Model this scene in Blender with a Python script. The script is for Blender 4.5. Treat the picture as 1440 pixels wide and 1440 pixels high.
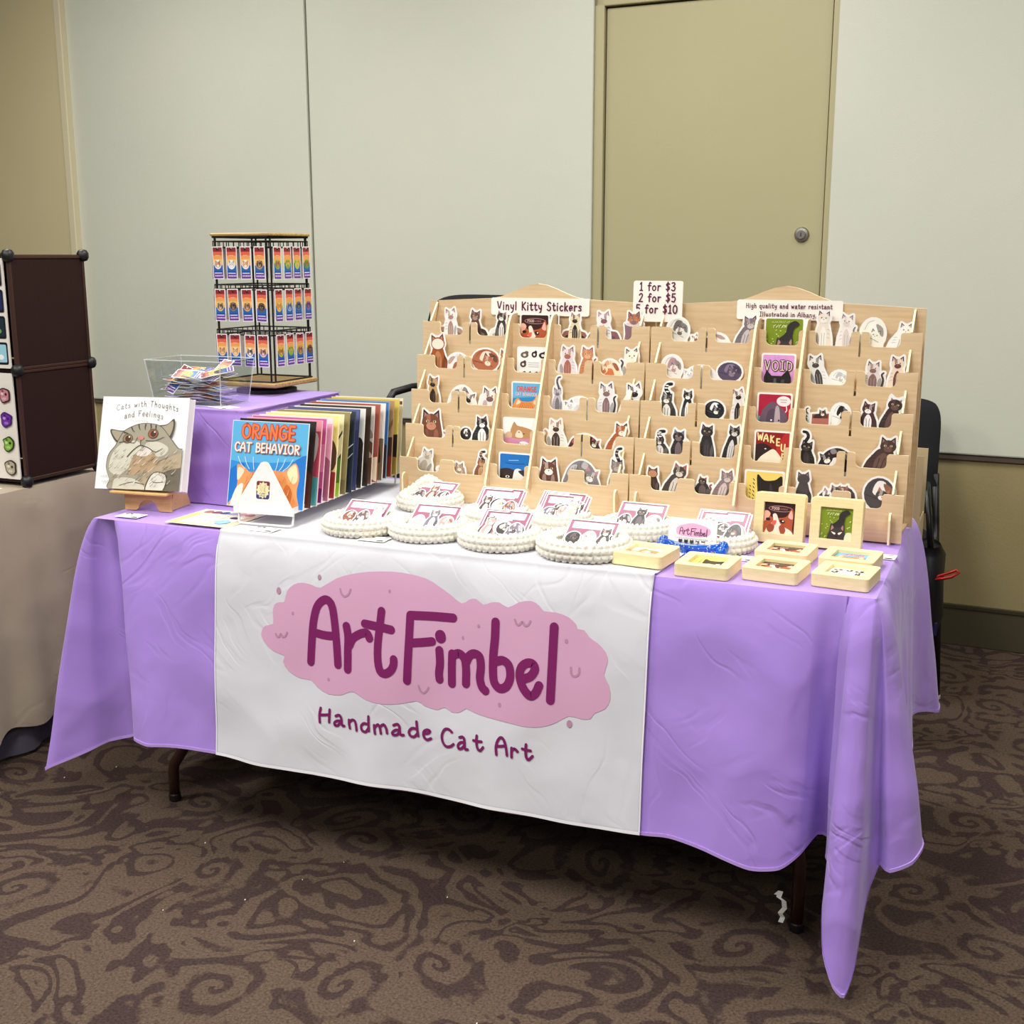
import bpy, bmesh, math, random
from mathutils import Vector, Matrix
from math import sin, cos, pi, radians, exp, hypot

# ---------------------------------------------------------------- camera, world, lights, exposure
scene = bpy.context.scene
for o in list(bpy.data.objects): bpy.data.objects.remove(o)
COL = scene.collection
scene.view_settings.view_transform = 'Standard'
scene.view_settings.look = 'None'
scene.view_settings.gamma = 1.0
scene.view_settings.use_curve_mapping = False
scene.view_settings.exposure = -0.16

cd = bpy.data.cameras.new('camera'); cam = bpy.data.objects.new('camera', cd); COL.objects.link(cam)
YAW, PITCH, ROLL, FPX = 0.4007, 0.2092, -0.0011, 1697.55
fw = Vector((-sin(YAW)*cos(PITCH), cos(YAW)*cos(PITCH), -sin(PITCH)))
rt = Vector((cos(YAW), sin(YAW), 0)); up = rt.cross(fw)
r2 = cos(ROLL)*rt + sin(ROLL)*up; u2 = -sin(ROLL)*rt + cos(ROLL)*up
M = Matrix((r2, u2, -fw)).transposed().to_4x4(); M.translation = (2.0477, -2.2367, 1.3684)
cam.matrix_world = M
cd.sensor_fit = 'HORIZONTAL'; cd.sensor_width = 36.0; cd.lens = 36.0*FPX/1440.0
cd.clip_start = 0.05; cd.clip_end = 100
scene.camera = cam

world = bpy.data.worlds.new('room_ambient'); scene.world = world; world.use_nodes = True
world.node_tree.nodes['Background'].inputs[0].default_value = (1.0, 0.98, 0.96, 1)
world.node_tree.nodes['Background'].inputs[1].default_value = 0.10

def area_light(x, y, z, sx, sy, w, col=(1.0, 0.985, 0.94)):
    l = bpy.data.lights.new('ceiling_troffer_light', 'AREA'); l.shape = 'RECTANGLE'; l.size = sx; l.size_y = sy
    l.energy = w; l.color = col; o = bpy.data.objects.new('ceiling_troffer_light', l); COL.objects.link(o); o.location = (x, y, z)
for lx in (-1.2, 0.9, 3.0):
    for ly, w in ((0.75, 47), (-1.7, 65), (-4.2, 45)):
        area_light(lx, ly, 3.05, 0.6, 1.2, w*(.75 if lx > 2 else 1.06))

T = 0.745
random.seed(7)

# ---------------------------------------------------------------- materials
def lin(c):
    c = c/255.0
    return c/12.92 if c <= 0.04045 else ((c+0.055)/1.055)**2.4
def rgb(c):
    if isinstance(c, str): c = tuple(int(c[i:i+2], 16) for i in (0, 2, 4))
    return (lin(c[0]), lin(c[1]), lin(c[2]), 1.0)
_M = {}
def mat(name, c, rough=0.6, metal=0.0, noise=0.0, scale=20, bump=0.0, bscale=200, coat=0.0, c2=None, stretch=None, spec=None):
    if name in _M: return _M[name]
    m = bpy.data.materials.new(name); m.use_nodes = True; nt = m.node_tree; b = nt.nodes['Principled BSDF']
    b.inputs['Roughness'].default_value = rough; b.inputs['Metallic'].default_value = metal
    if spec is not None: b.inputs['Specular IOR Level'].default_value = spec
    if coat: b.inputs['Coat Weight'].default_value = coat
    b.inputs['Base Color'].default_value = rgb(c)
    if noise or bump:
        tc = nt.nodes.new('ShaderNodeTexCoord'); mp = nt.nodes.new('ShaderNodeMapping')
        nt.links.new(tc.outputs['Object'], mp.inputs[0])
        if stretch: mp.inputs['Scale'].default_value = stretch
    if noise:
        n = nt.nodes.new('ShaderNodeTexNoise'); n.inputs['Scale'].default_value = scale; n.inputs['Detail'].default_value = 5
        nt.links.new(mp.outputs[0], n.inputs['Vector'])
        r = nt.nodes.new('ShaderNodeValToRGB'); nt.links.new(n.outputs['Fac'], r.inputs[0])
        a = rgb(c); d = rgb(c2) if c2 else tuple(v*(1-noise) for v in a[:3])+(1,)
        r.color_ramp.elements[0].position = 0.3; r.color_ramp.elements[1].position = 0.7
        r.color_ramp.elements[0].color = d; r.color_ramp.elements[1].color = a
        nt.links.new(r.outputs[0], b.inputs['Base Color'])
    if bump:
        n = nt.nodes.new('ShaderNodeTexNoise'); n.inputs['Scale'].default_value = bscale; n.inputs['Detail'].default_value = 4
        nt.links.new(mp.outputs[0], n.inputs['Vector'])
        bp = nt.nodes.new('ShaderNodeBump'); bp.inputs['Strength'].default_value = bump; bp.inputs['Distance'].default_value = 0.004
        nt.links.new(n.outputs['Fac'], bp.inputs['Height']); nt.links.new(bp.outputs[0], b.inputs['Normal'])
    _M[name] = m; return m
def ink(c):
    if not isinstance(c, str): c = '%02x%02x%02x' % tuple(c)
    return mat('print_ink_'+c, c, rough=0.42)
WHITE = mat('sticker_white_vinyl', 'f6f5f2', rough=0.4)
WOOD = mat('pale_birch_ply', 'e0c59e', rough=0.55, noise=0.1, scale=6, c2='d4b58a', stretch=(1.5, 30, 22))
WOODF = mat('pale_pine_frame', 'f4e6b0', rough=0.5, noise=0.06, scale=8, c2='ecd89c', stretch=(4, 30, 30))
WOODE = mat('cut_ply_edge', 'fbeec0', rough=0.6)
BAMBOO = mat('bamboo_stand', 'dcb478', rough=0.5, noise=0.1, scale=8, c2='cc9f60', stretch=(3, 40, 40))
BLACKM = mat('black_metal_wire', '141212', rough=0.4, metal=0.2)
BLACKP = mat('black_plastic', '101012', rough=0.45)
BLACKF = mat('black_fabric', '15161a', rough=0.95)
WHITEM = mat('white_powder_coat', 'f2f2f0', rough=0.35)
PAPER = mat('white_card_paper', 'f7f5f0', rough=0.6)

# purple polyester with fine creases
def cloth_mat(name, c, c2, crease=0.35, sheen=0.3, trans=0.0):
    m = bpy.data.materials.new(name); m.use_nodes = True; nt = m.node_tree; b = nt.nodes['Principled BSDF']
    b.inputs['Roughness'].default_value = 0.8; b.inputs['Sheen Weight'].default_value = sheen
    tc = nt.nodes.new('ShaderNodeTexCoord')
    n1 = nt.nodes.new('ShaderNodeTexNoise'); n1.inputs['Scale'].default_value = 3.0; n1.inputs['Detail'].default_value = 3
    nt.links.new(tc.outputs['Object'], n1.inputs['Vector'])
    r = nt.nodes.new('ShaderNodeValToRGB'); r.color_ramp.elements[0].position = .35; r.color_ramp.elements[1].position = .65
    r.color_ramp.elements[0].color = rgb(c2); r.color_ramp.elements[1].color = rgb(c)
    nt.links.new(n1.outputs['Fac'], r.inputs[0]); nt.links.new(r.outputs[0], b.inputs['Base Color'])
    # angular crumple creases: ridged voronoi edges distorted by noise
    n2 = nt.nodes.new('ShaderNodeTexNoise'); n2.inputs['Scale'].default_value = 5; n2.inputs['Detail'].default_value = 2
    nt.links.new(tc.outputs['Object'], n2.inputs['Vector'])
    mx = nt.nodes.new('ShaderNodeMixRGB'); mx.inputs[0].default_value = 0.10
    nt.links.new(tc.outputs['Object'], mx.inputs[1]); nt.links.new(n2.outputs['Color'], mx.inputs[2])
    v = nt.nodes.new('ShaderNodeTexVoronoi'); v.inputs['Scale'].default_value = 5.5
    v.feature = 'SMOOTH_F1'; v.inputs['Smoothness'].default_value = 0.25
    nt.links.new(mx.outputs[0], v.inputs['Vector'])
    n3 = nt.nodes.new('ShaderNodeTexNoise'); n3.inputs['Scale'].default_value = 900; n3.inputs['Detail'].default_value = 1
    nt.links.new(tc.outputs['Object'], n3.inputs['Vector'])
    prevb = None
    for rot, sc_ in ((.75, 1.0), (-.7, 1.3), (1.35, .9)):      # diagonal pull wrinkles in three directions
        m0 = nt.nodes.new('ShaderNodeMapping'); m0.inputs['Rotation'].default_value = (0, rot, 0); nt.links.new(mx.outputs[0], m0.inputs[0])
        mp = nt.nodes.new('ShaderNodeMapping'); mp.inputs['Scale'].default_value = (1.5*sc_, 2*sc_, 7*sc_); mp.inputs['Location'].default_value = (rot, 0, rot*3)
        nt.links.new(m0.outputs[0], mp.inputs[0])
        nn = nt.nodes.new('ShaderNodeTexNoise'); nn.inputs['Scale'].default_value = 1.5; nn.inputs['Detail'].default_value = 2.5; nn.inputs['Distortion'].default_value = .6; nt.links.new(mp.outputs[0], nn.inputs['Vector'])
        a1 = nt.nodes.new('ShaderNodeMath'); a1.operation = 'SUBTRACT'; a1.inputs[1].default_value = .5; nt.links.new(nn.outputs['Fac'], a1.inputs[0])
        a2 = nt.nodes.new('ShaderNodeMath'); a2.operation = 'ABSOLUTE'; nt.links.new(a1.outputs[0], a2.inputs[0])
        mr = nt.nodes.new('ShaderNodeMapRange'); mr.interpolation_type = 'SMOOTHSTEP'; mr.inputs[1].default_value = 0; mr.inputs[2].default_value = .06; nt.links.new(a2.outputs[0], mr.inputs[0])
        n5 = nt.nodes.new('ShaderNodeTexNoise'); n5.inputs['Scale'].default_value = 4.0*sc_; n5.inputs['Detail'].default_value = 1; nt.links.new(mx.outputs[0], n5.inputs['Vector'])
        m5 = nt.nodes.new('ShaderNodeMapRange'); m5.inputs[1].default_value = .50; m5.inputs[2].default_value = .66; nt.links.new(n5.outputs['Fac'], m5.inputs[0])
        m6 = nt.nodes.new('ShaderNodeMath'); m6.operation = 'MULTIPLY'; nt.links.new(mr.outputs[0], m6.inputs[0]); nt.links.new(m5.outputs[0], m6.inputs[1])
        b0 = nt.nodes.new('ShaderNodeBump'); b0.inputs['Strength'].default_value = min(1.0, crease*1.1); b0.inputs['Distance'].default_value = .0018; nt.links.new(m6.outputs[0], b0.inputs['Height'])
        if prevb: nt.links.new(prevb.outputs[0], b0.inputs['Normal'])
        prevb = b0
    b1 = nt.nodes.new('ShaderNodeBump'); nt.links.new(b0.outputs[0], b1.inputs['Normal']); b1.inputs['Strength'].default_value = crease; b1.inputs['Distance'].default_value = 0.03
    nt.links.new(v.outputs['Distance'], b1.inputs['Height'])
    b2 = nt.nodes.new('ShaderNodeBump'); b2.inputs['Strength'].default_value = 0.15; b2.inputs['Distance'].default_value = 0.001
    nt.links.new(n3.outputs['Fac'], b2.inputs['Height']); nt.links.new(b1.outputs[0], b2.inputs['Normal'])
    nt.links.new(b2.outputs[0], b.inputs['Normal'])
    if trans:
        b.inputs['Subsurface Weight'].default_value = 0.0
    return m
PURPLE = cloth_mat('lilac_polyester', 'ad8adf', 'a582d8', 0.7)
BANNERW = cloth_mat('white_banner_polyester', 'dddde4', 'd8d8e0', 0.38, 0.1)
TANC = cloth_mat('beige_linen_cloth', 'b4a690', 'a49680', 0.35, 0.1)
GREYC = cloth_mat('charcoal_skirt_cloth', '5e5a68', '4c4856', 0.3, 0.1)

# ---------------------------------------------------------------- mesh helpers
def obj(name, verts, faces, mats, parent=None, mi=None, smooth=False):
    me = bpy.data.meshes.new(name); me.from_pydata([tuple(v) for v in verts], [], faces)
    if not isinstance(mats, (list, tuple)): mats = [mats]
    for m in mats: me.materials.append(m)
    if mi:
        for p, k in zip(me.polygons, mi): p.material_index = k
    if smooth:
        for p in me.polygons: p.use_smooth = True
    me.update(); o = bpy.data.objects.new(name, me); COL.objects.link(o)
    if parent is not None: o.parent = parent
    return o
def empty(name, loc=(0, 0, 0), rot=(0, 0, 0), parent=None):
    o = bpy.data.objects.new(name, None); COL.objects.link(o); o.location = loc; o.rotation_euler = rot
    o.empty_display_size = .05
    if parent is not None: o.parent = parent
    return o
def tag(o, label=None, cat=None, group=None, kind=None):
    if label: o['label'] = label
    if cat: o['category'] = cat
    if group: o['group'] = group
    if kind: o['kind'] = kind
    return o
class MB:
    """collects simple shapes into one mesh"""
    def __init__(s): s.v = []; s.f = []; s.m = []
    def add(s, vs, fs, k=0):
        n = len(s.v); s.v += [tuple(v) for v in vs]; s.f += [tuple(i+n for i in f) for f in fs]; s.m += [k]*len(fs); return s
    def box(s, x0, x1, y0, y1, z0, z1, k=0, M=None, bev=0):
        vs = [Vector((x, y, z)) for z in (z0, z1) for y in (y0, y1) for x in (x0, x1)]
        if bev:
            b = bev; vs = []; 
            for z, i in ((z0, b), (z0+b, 0), (z1-b, 0), (z1, b)):
                x_0, x_1, y_0, y_1 = x0+i, x1-i, y0+i, y1-i
                c = b*0.9
                vs += [Vector(p) for p in ((x_0+c, y_0, z), (x_1-c, y_0, z), (x_1, y_0+c, z), (x_1, y_1-c, z), (x_1-c, y_1, z), (x_0+c, y_1, z), (x_0, y_1-c, z), (x_0, y_0+c, z))]
            fs = [tuple(range(7, -1, -1)), tuple(range(24, 32))]
            for r in range(3):
                for i in range(8): fs.append((r*8+i, r*8+(i+1) % 8, (r+1)*8+(i+1) % 8, (r+1)*8+i))
        else:
            fs = [(0, 2, 3, 1), (4, 5, 7, 6), (0, 1, 5, 4), (2, 6, 7, 3), (0, 4, 6, 2), (1, 3, 7, 5)]
        if M: vs = [M @ v for v in vs]
        return s.add(vs, fs, k)
    def tube(s, pts, r, n=8, k=0, cap=True, closed=False):
        pts = [Vector(p) for p in pts]; N = len(pts); rings = []
        prev = None
        for i, p in enumerate(pts):
            if closed: t = pts[(i+1) % N]-pts[i-1]
            else: t = pts[min(i+1, N-1)]-pts[max(i-1, 0)]
            t.normalize()
            if prev is None:
                a = Vector((0, 0, 1)) if abs(t.z) < .9 else Vector((1, 0, 0)); u = t.cross(a).normalized()
            else:
                u = (prev - t*prev.dot(t)).normalized()
            prev = u; w = t.cross(u); rr = r[i] if isinstance(r, (list, tuple)) else r
            rings.append([p+u*rr*cos(2*pi*j/n)+w*rr*sin(2*pi*j/n) for j in range(n)])
        vs = [v for q in rings for v in q]; fs = []
        for i in range(N if closed else N-1):
            a, b = i*n, ((i+1) % N)*n
            for j in range(n): fs.append((a+j, a+(j+1) % n, b+(j+1) % n, b+j))
        if cap and not closed: fs += [tuple(range(n-1, -1, -1)), tuple(range((N-1)*n, N*n))]
        return s.add(vs, fs, k)
    def prism(s, poly, w0, w1, k=0, ax='y', ke=None):
        """poly in (u,v); extruded along the third axis"""
        n = len(poly)
        def P(u, v, w): return {'y': (u, w, v), 'x': (w, u, v), 'z': (u, v, w)}[ax]
        vs = [P(u, v, w0) for u, v in poly]+[P(u, v, w1) for u, v in poly]
        fs = [tuple(range(n)), tuple(range(2*n-1, n-1, -1))]
        s.add(vs, fs, k)
        s.f += [tuple(q+len(s.v)-2*n for q in (i, n+i, n+(i+1) % n, (i+1) % n)) for i in range(n)]; s.m += [k if ke is None else ke]*n
        return s
    def lathe(s, prof, n=24, c=(0, 0, 0), k=0):
        vs = [(c[0]+r*cos(2*pi*j/n), c[1]+r*sin(2*pi*j/n), c[2]+z) for r, z in prof for j in range(n)]
        fs = [(i*n+j, i*n+(j+1) % n, (i+1)*n+(j+1) % n, (i+1)*n+j) for i in range(len(prof)-1) for j in range(n)]
        fs += [tuple(range(n-1, -1, -1)), tuple(range((len(prof)-1)*n, len(prof)*n))]
        return s.add(vs, fs, k)
    def build(s, name, mats, parent=None, smooth=False):
        o = obj(name, s.v, s.f, mats, parent, s.m, smooth)
        bm = bmesh.new(); bm.from_mesh(o.data); bmesh.ops.recalc_face_normals(bm, faces=bm.faces); bm.to_mesh(o.data); bm.free()
        return o
def autosmooth(o, ang=40):
    bm = bmesh.new(); bm.from_mesh(o.data)
    for f in bm.faces: f.smooth = True
    for e in bm.edges:
        if len(e.link_faces) == 2 and e.calc_face_angle(0) > radians(ang): e.smooth = False
    bm.to_mesh(o.data); bm.free(); return o

# ---------------------------------------------------------------- flat print toolkit
def cr(pts, closed=False, n=5):
    """Catmull-Rom smoothing"""
    N = len(pts); out = []
    if N < 3: return list(pts)
    for i in range(N if closed else N-1):
        if closed: a, b, c, d = pts[i-1], pts[i], pts[(i+1) % N], pts[(i+2) % N]
        else: a, b, c, d = pts[max(i-1, 0)], pts[i], pts[i+1], pts[min(i+2, N-1)]
        for k in range(n):
            t = k/n
            out.append(tuple(0.5*((2*b[q])+(-a[q]+c[q])*t+(2*a[q]-5*b[q]+4*c[q]-d[q])*t*t+(-a[q]+3*b[q]-3*c[q]+d[q])*t*t*t) for q in (0, 1)))
    if not closed: out.append(tuple(pts[-1]))
    return out
def ell(cx, cy, rx, ry=None, rot=0, n=16):
    ry = rx if ry is None else ry; c, s = cos(rot), sin(rot)
    return [(cx+rx*cos(2*pi*i/n)*c-ry*sin(2*pi*i/n)*s, cy+rx*cos(2*pi*i/n)*s+ry*sin(2*pi*i/n)*c) for i in range(n)]
def rect(x0, y0, x1, y1): return [(x0, y0), (x1, y0), (x1, y1), (x0, y1)]
def rrect(x0, y0, x1, y1, r, n=4):
    out = []
    for cx, cy, a in ((x1-r, y0+r, -90), (x1-r, y1-r, 0), (x0+r, y1-r, 90), (x0+r, y0+r, 180)):
        for i in range(n+1):
            t = radians(a+90*i/n); out.append((cx+r*cos(t), cy+r*sin(t)))
    return out
def strip(pts, w, w1=None, capn=4):
    """stroke as a quad strip with rounded ends -> list of faces"""
    w1 = w if w1 is None else w1
    N = len(pts); L = []; R = []
    for i, p in enumerate(pts):
        a = pts[max(i-1, 0)]; b = pts[min(i+1, N-1)]; dx, dy = b[0]-a[0], b[1]-a[1]; l = hypot(dx, dy) or 1e-9
        ww = (w+(w1-w)*i/(N-1))/2; nx, ny = -dy/l*ww, dx/l*ww
        L.append((p[0]+nx, p[1]+ny)); R.append((p[0]-nx, p[1]-ny))
    F = [[L[i], R[i], R[i+1], L[i+1]] for i in range(N-1)]
    for (p, q, i0, ww) in ((pts[0], pts[1], 0, w/2), (pts[-1], pts[-2], N-1, w1/2)):
        ang = math.atan2(p[1]-q[1], p[0]-q[0]); fan = []
        for k in range(capn*2+1):
            t = ang-pi/2+pi*k/(capn*2); fan.append((p[0]+ww*cos(t), p[1]+ww*sin(t)))
        F.append(fan)
    return F
def inpoly(p, poly):
    x, y = p; c = False; j = len(poly)-1
    for i in range(len(poly)):
        xi, yi = poly[i]; xj, yj = poly[j]
        if (yi > y) != (yj > y) and x < (xj-xi)*(y-yi)/(yj-yi)+xi: c = not c
        j = i
    return c
def outline(polys, r, res=34):
    """die-cut contour: union of polygons grown by r, via marching squares"""
    import numpy as np
    P = []; 
    for p in polys:
        for i in range(len(p)):
            a = p[i]; b = p[(i+1) % len(p)]; m = max(1, int(hypot(b[0]-a[0], b[1]-a[1])/(r*0.8)))
            for k in range(m): P.append((a[0]+(b[0]-a[0])*k/m, a[1]+(b[1]-a[1])*k/m))
    P = np.array(P); x0, y0 = P.min(0)-r*1.6; x1, y1 = P.max(0)+r*1.6
    h = max(x1-x0, y1-y0)/res; nx = int((x1-x0)/h)+2; ny = int((y1-y0)/h)+2
    X, Y = np.meshgrid(x0+np.arange(nx)*h, y0+np.arange(ny)*h)
    G = np.stack([X.ravel(), Y.ravel()], 1)
    D = np.sqrt(((G[:, None, :]-P[None, :, :])**2).sum(2)).min(1)
    ins = np.zeros(len(G), bool)
    for p in polys:
        c = np.zeros(len(G), bool); j = len(p)-1
        for i in range(len(p)):
            xi, yi = p[i]; xj, yj = p[j]
            if yi != yj:
                k = ((yi > G[:, 1]) != (yj > G[:, 1])) & (G[:, 0] < (xj-xi)*(G[:, 1]-yi)/(yj-yi)+xi); c ^= k
            j = i
        ins |= c
    F = np.where(ins, r+D, r-D).reshape(ny, nx)
    seg = {}
    def ip(a, b):
        (i, j), (k, l) = a, b; fa, fb = F[i, j], F[k, l]; t = fa/(fa-fb)
        return (round(float(X[i, j]+(X[k, l]-X[i, j])*t), 6), round(float(Y[i, j]+(Y[k, l]-Y[i, j])*t), 6))
    for i in range(ny-1):
        for j in range(nx-1):
            c = [(i, j), (i, j+1), (i+1, j+1), (i+1, j)]; s = [F[q] > 0 for q in c]
            if all(s) or not any(s): continue
            cr_ = []
            for q in range(4):
                if s[q] != s[(q+1) % 4]: cr_.append((q, ip(c[q], c[(q+1) % 4]), s[q]))
            outs = [e for e in cr_ if e[2]]; ins_ = [e for e in cr_ if not e[2]]
            for a, b in zip(outs, ins_): seg[a[1]] = b[1]
    best = []
    while seg:
        s0 = next(iter(seg)); loop = [s0]; nxt = seg.pop(s0)
        while nxt in seg: loop.append(nxt); nxt = seg.pop(nxt)
        if len(loop) > len(best): best = loop
    n = len(best)
    if n > 8: best = [((best[i-1][0]+2*best[i][0]+best[(i+1) % n][0])/4, (best[i-1][1]+2*best[i][1]+best[(i+1) % n][1])/4) for i in range(n)]
    return best
class Art:
    """a printed flat thing: a base plate with thickness and ink shapes on its front (-Y side); x right, z up"""
    def __init__(s, base=None, th=0.0008, bmat=None, dz=0.00006):
        s.v = []; s.f = []; s.mi = []; s.mats = []; s.dz = dz; s.k = 1
        if base:
            m = s.mid(bmat or WHITE); n = len(base)
            s.v += [(x, 0, y) for x, y in base]+[(x, th, y) for x, y in base]
            A = sum(base[i-1][0]*base[i][1]-base[i][0]*base[i-1][1] for i in range(n))
            fr = list(range(n)); bk = [n+i for i in range(n-1, -1, -1)]
            sd = [(i, n+i, n+(i+1) % n, (i+1) % n) for i in range(n)]
            if A < 0: fr.reverse(); bk.reverse(); sd = [q[::-1] for q in sd]
            s.f += [tuple(fr), tuple(bk)]+sd; s.mi += [m]*(n+2)
    def mid(s, m):
        if m not in s.mats: s.mats.append(m)
        return s.mats.index(m)
    def faces(s, F, c):
        m = s.mid(c if isinstance(c, bpy.types.Material) else ink(c)); y = -s.dz*s.k-0.00012; s.k += 1
        for p in F:
            if len(p) < 3: continue
            A = sum(p[i-1][0]*p[i][1]-p[i][0]*p[i-1][1] for i in range(len(p)))
            if A < 0: p = p[::-1]
            n = len(s.v); s.v += [(a, y, b) for a, b in p]; s.f.append(tuple(range(n, n+len(p)))); s.mi.append(m)
    def poly(s, p, c): s.faces([p], c)
    def line(s, pts, w, c, w1=None, sm=True): s.faces(strip(cr(pts) if sm else pts, w, w1), c)
    def build(s, name, parent=None): return obj(name, s.v, s.f, s.mats, parent, s.mi)
    def stamp(s, other, M2=lambda p: p): pass
def clip(poly, x0, y0, x1, y1):
    for ax, lim, sg in ((0, x0, 1), (0, x1, -1), (1, y0, 1), (1, y1, -1)):
        out = []
        for i in range(len(poly)):
            a, b = poly[i-1], poly[i]; fa, fb = sg*(a[ax]-lim), sg*(b[ax]-lim)
            if (fa >= 0) != (fb >= 0):
                t = fa/(fa-fb); out.append((a[0]+(b[0]-a[0])*t, a[1]+(b[1]-a[1])*t))
            if fb >= 0: out.append(b)
        poly = out
        if not poly: return []
    return poly

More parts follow.
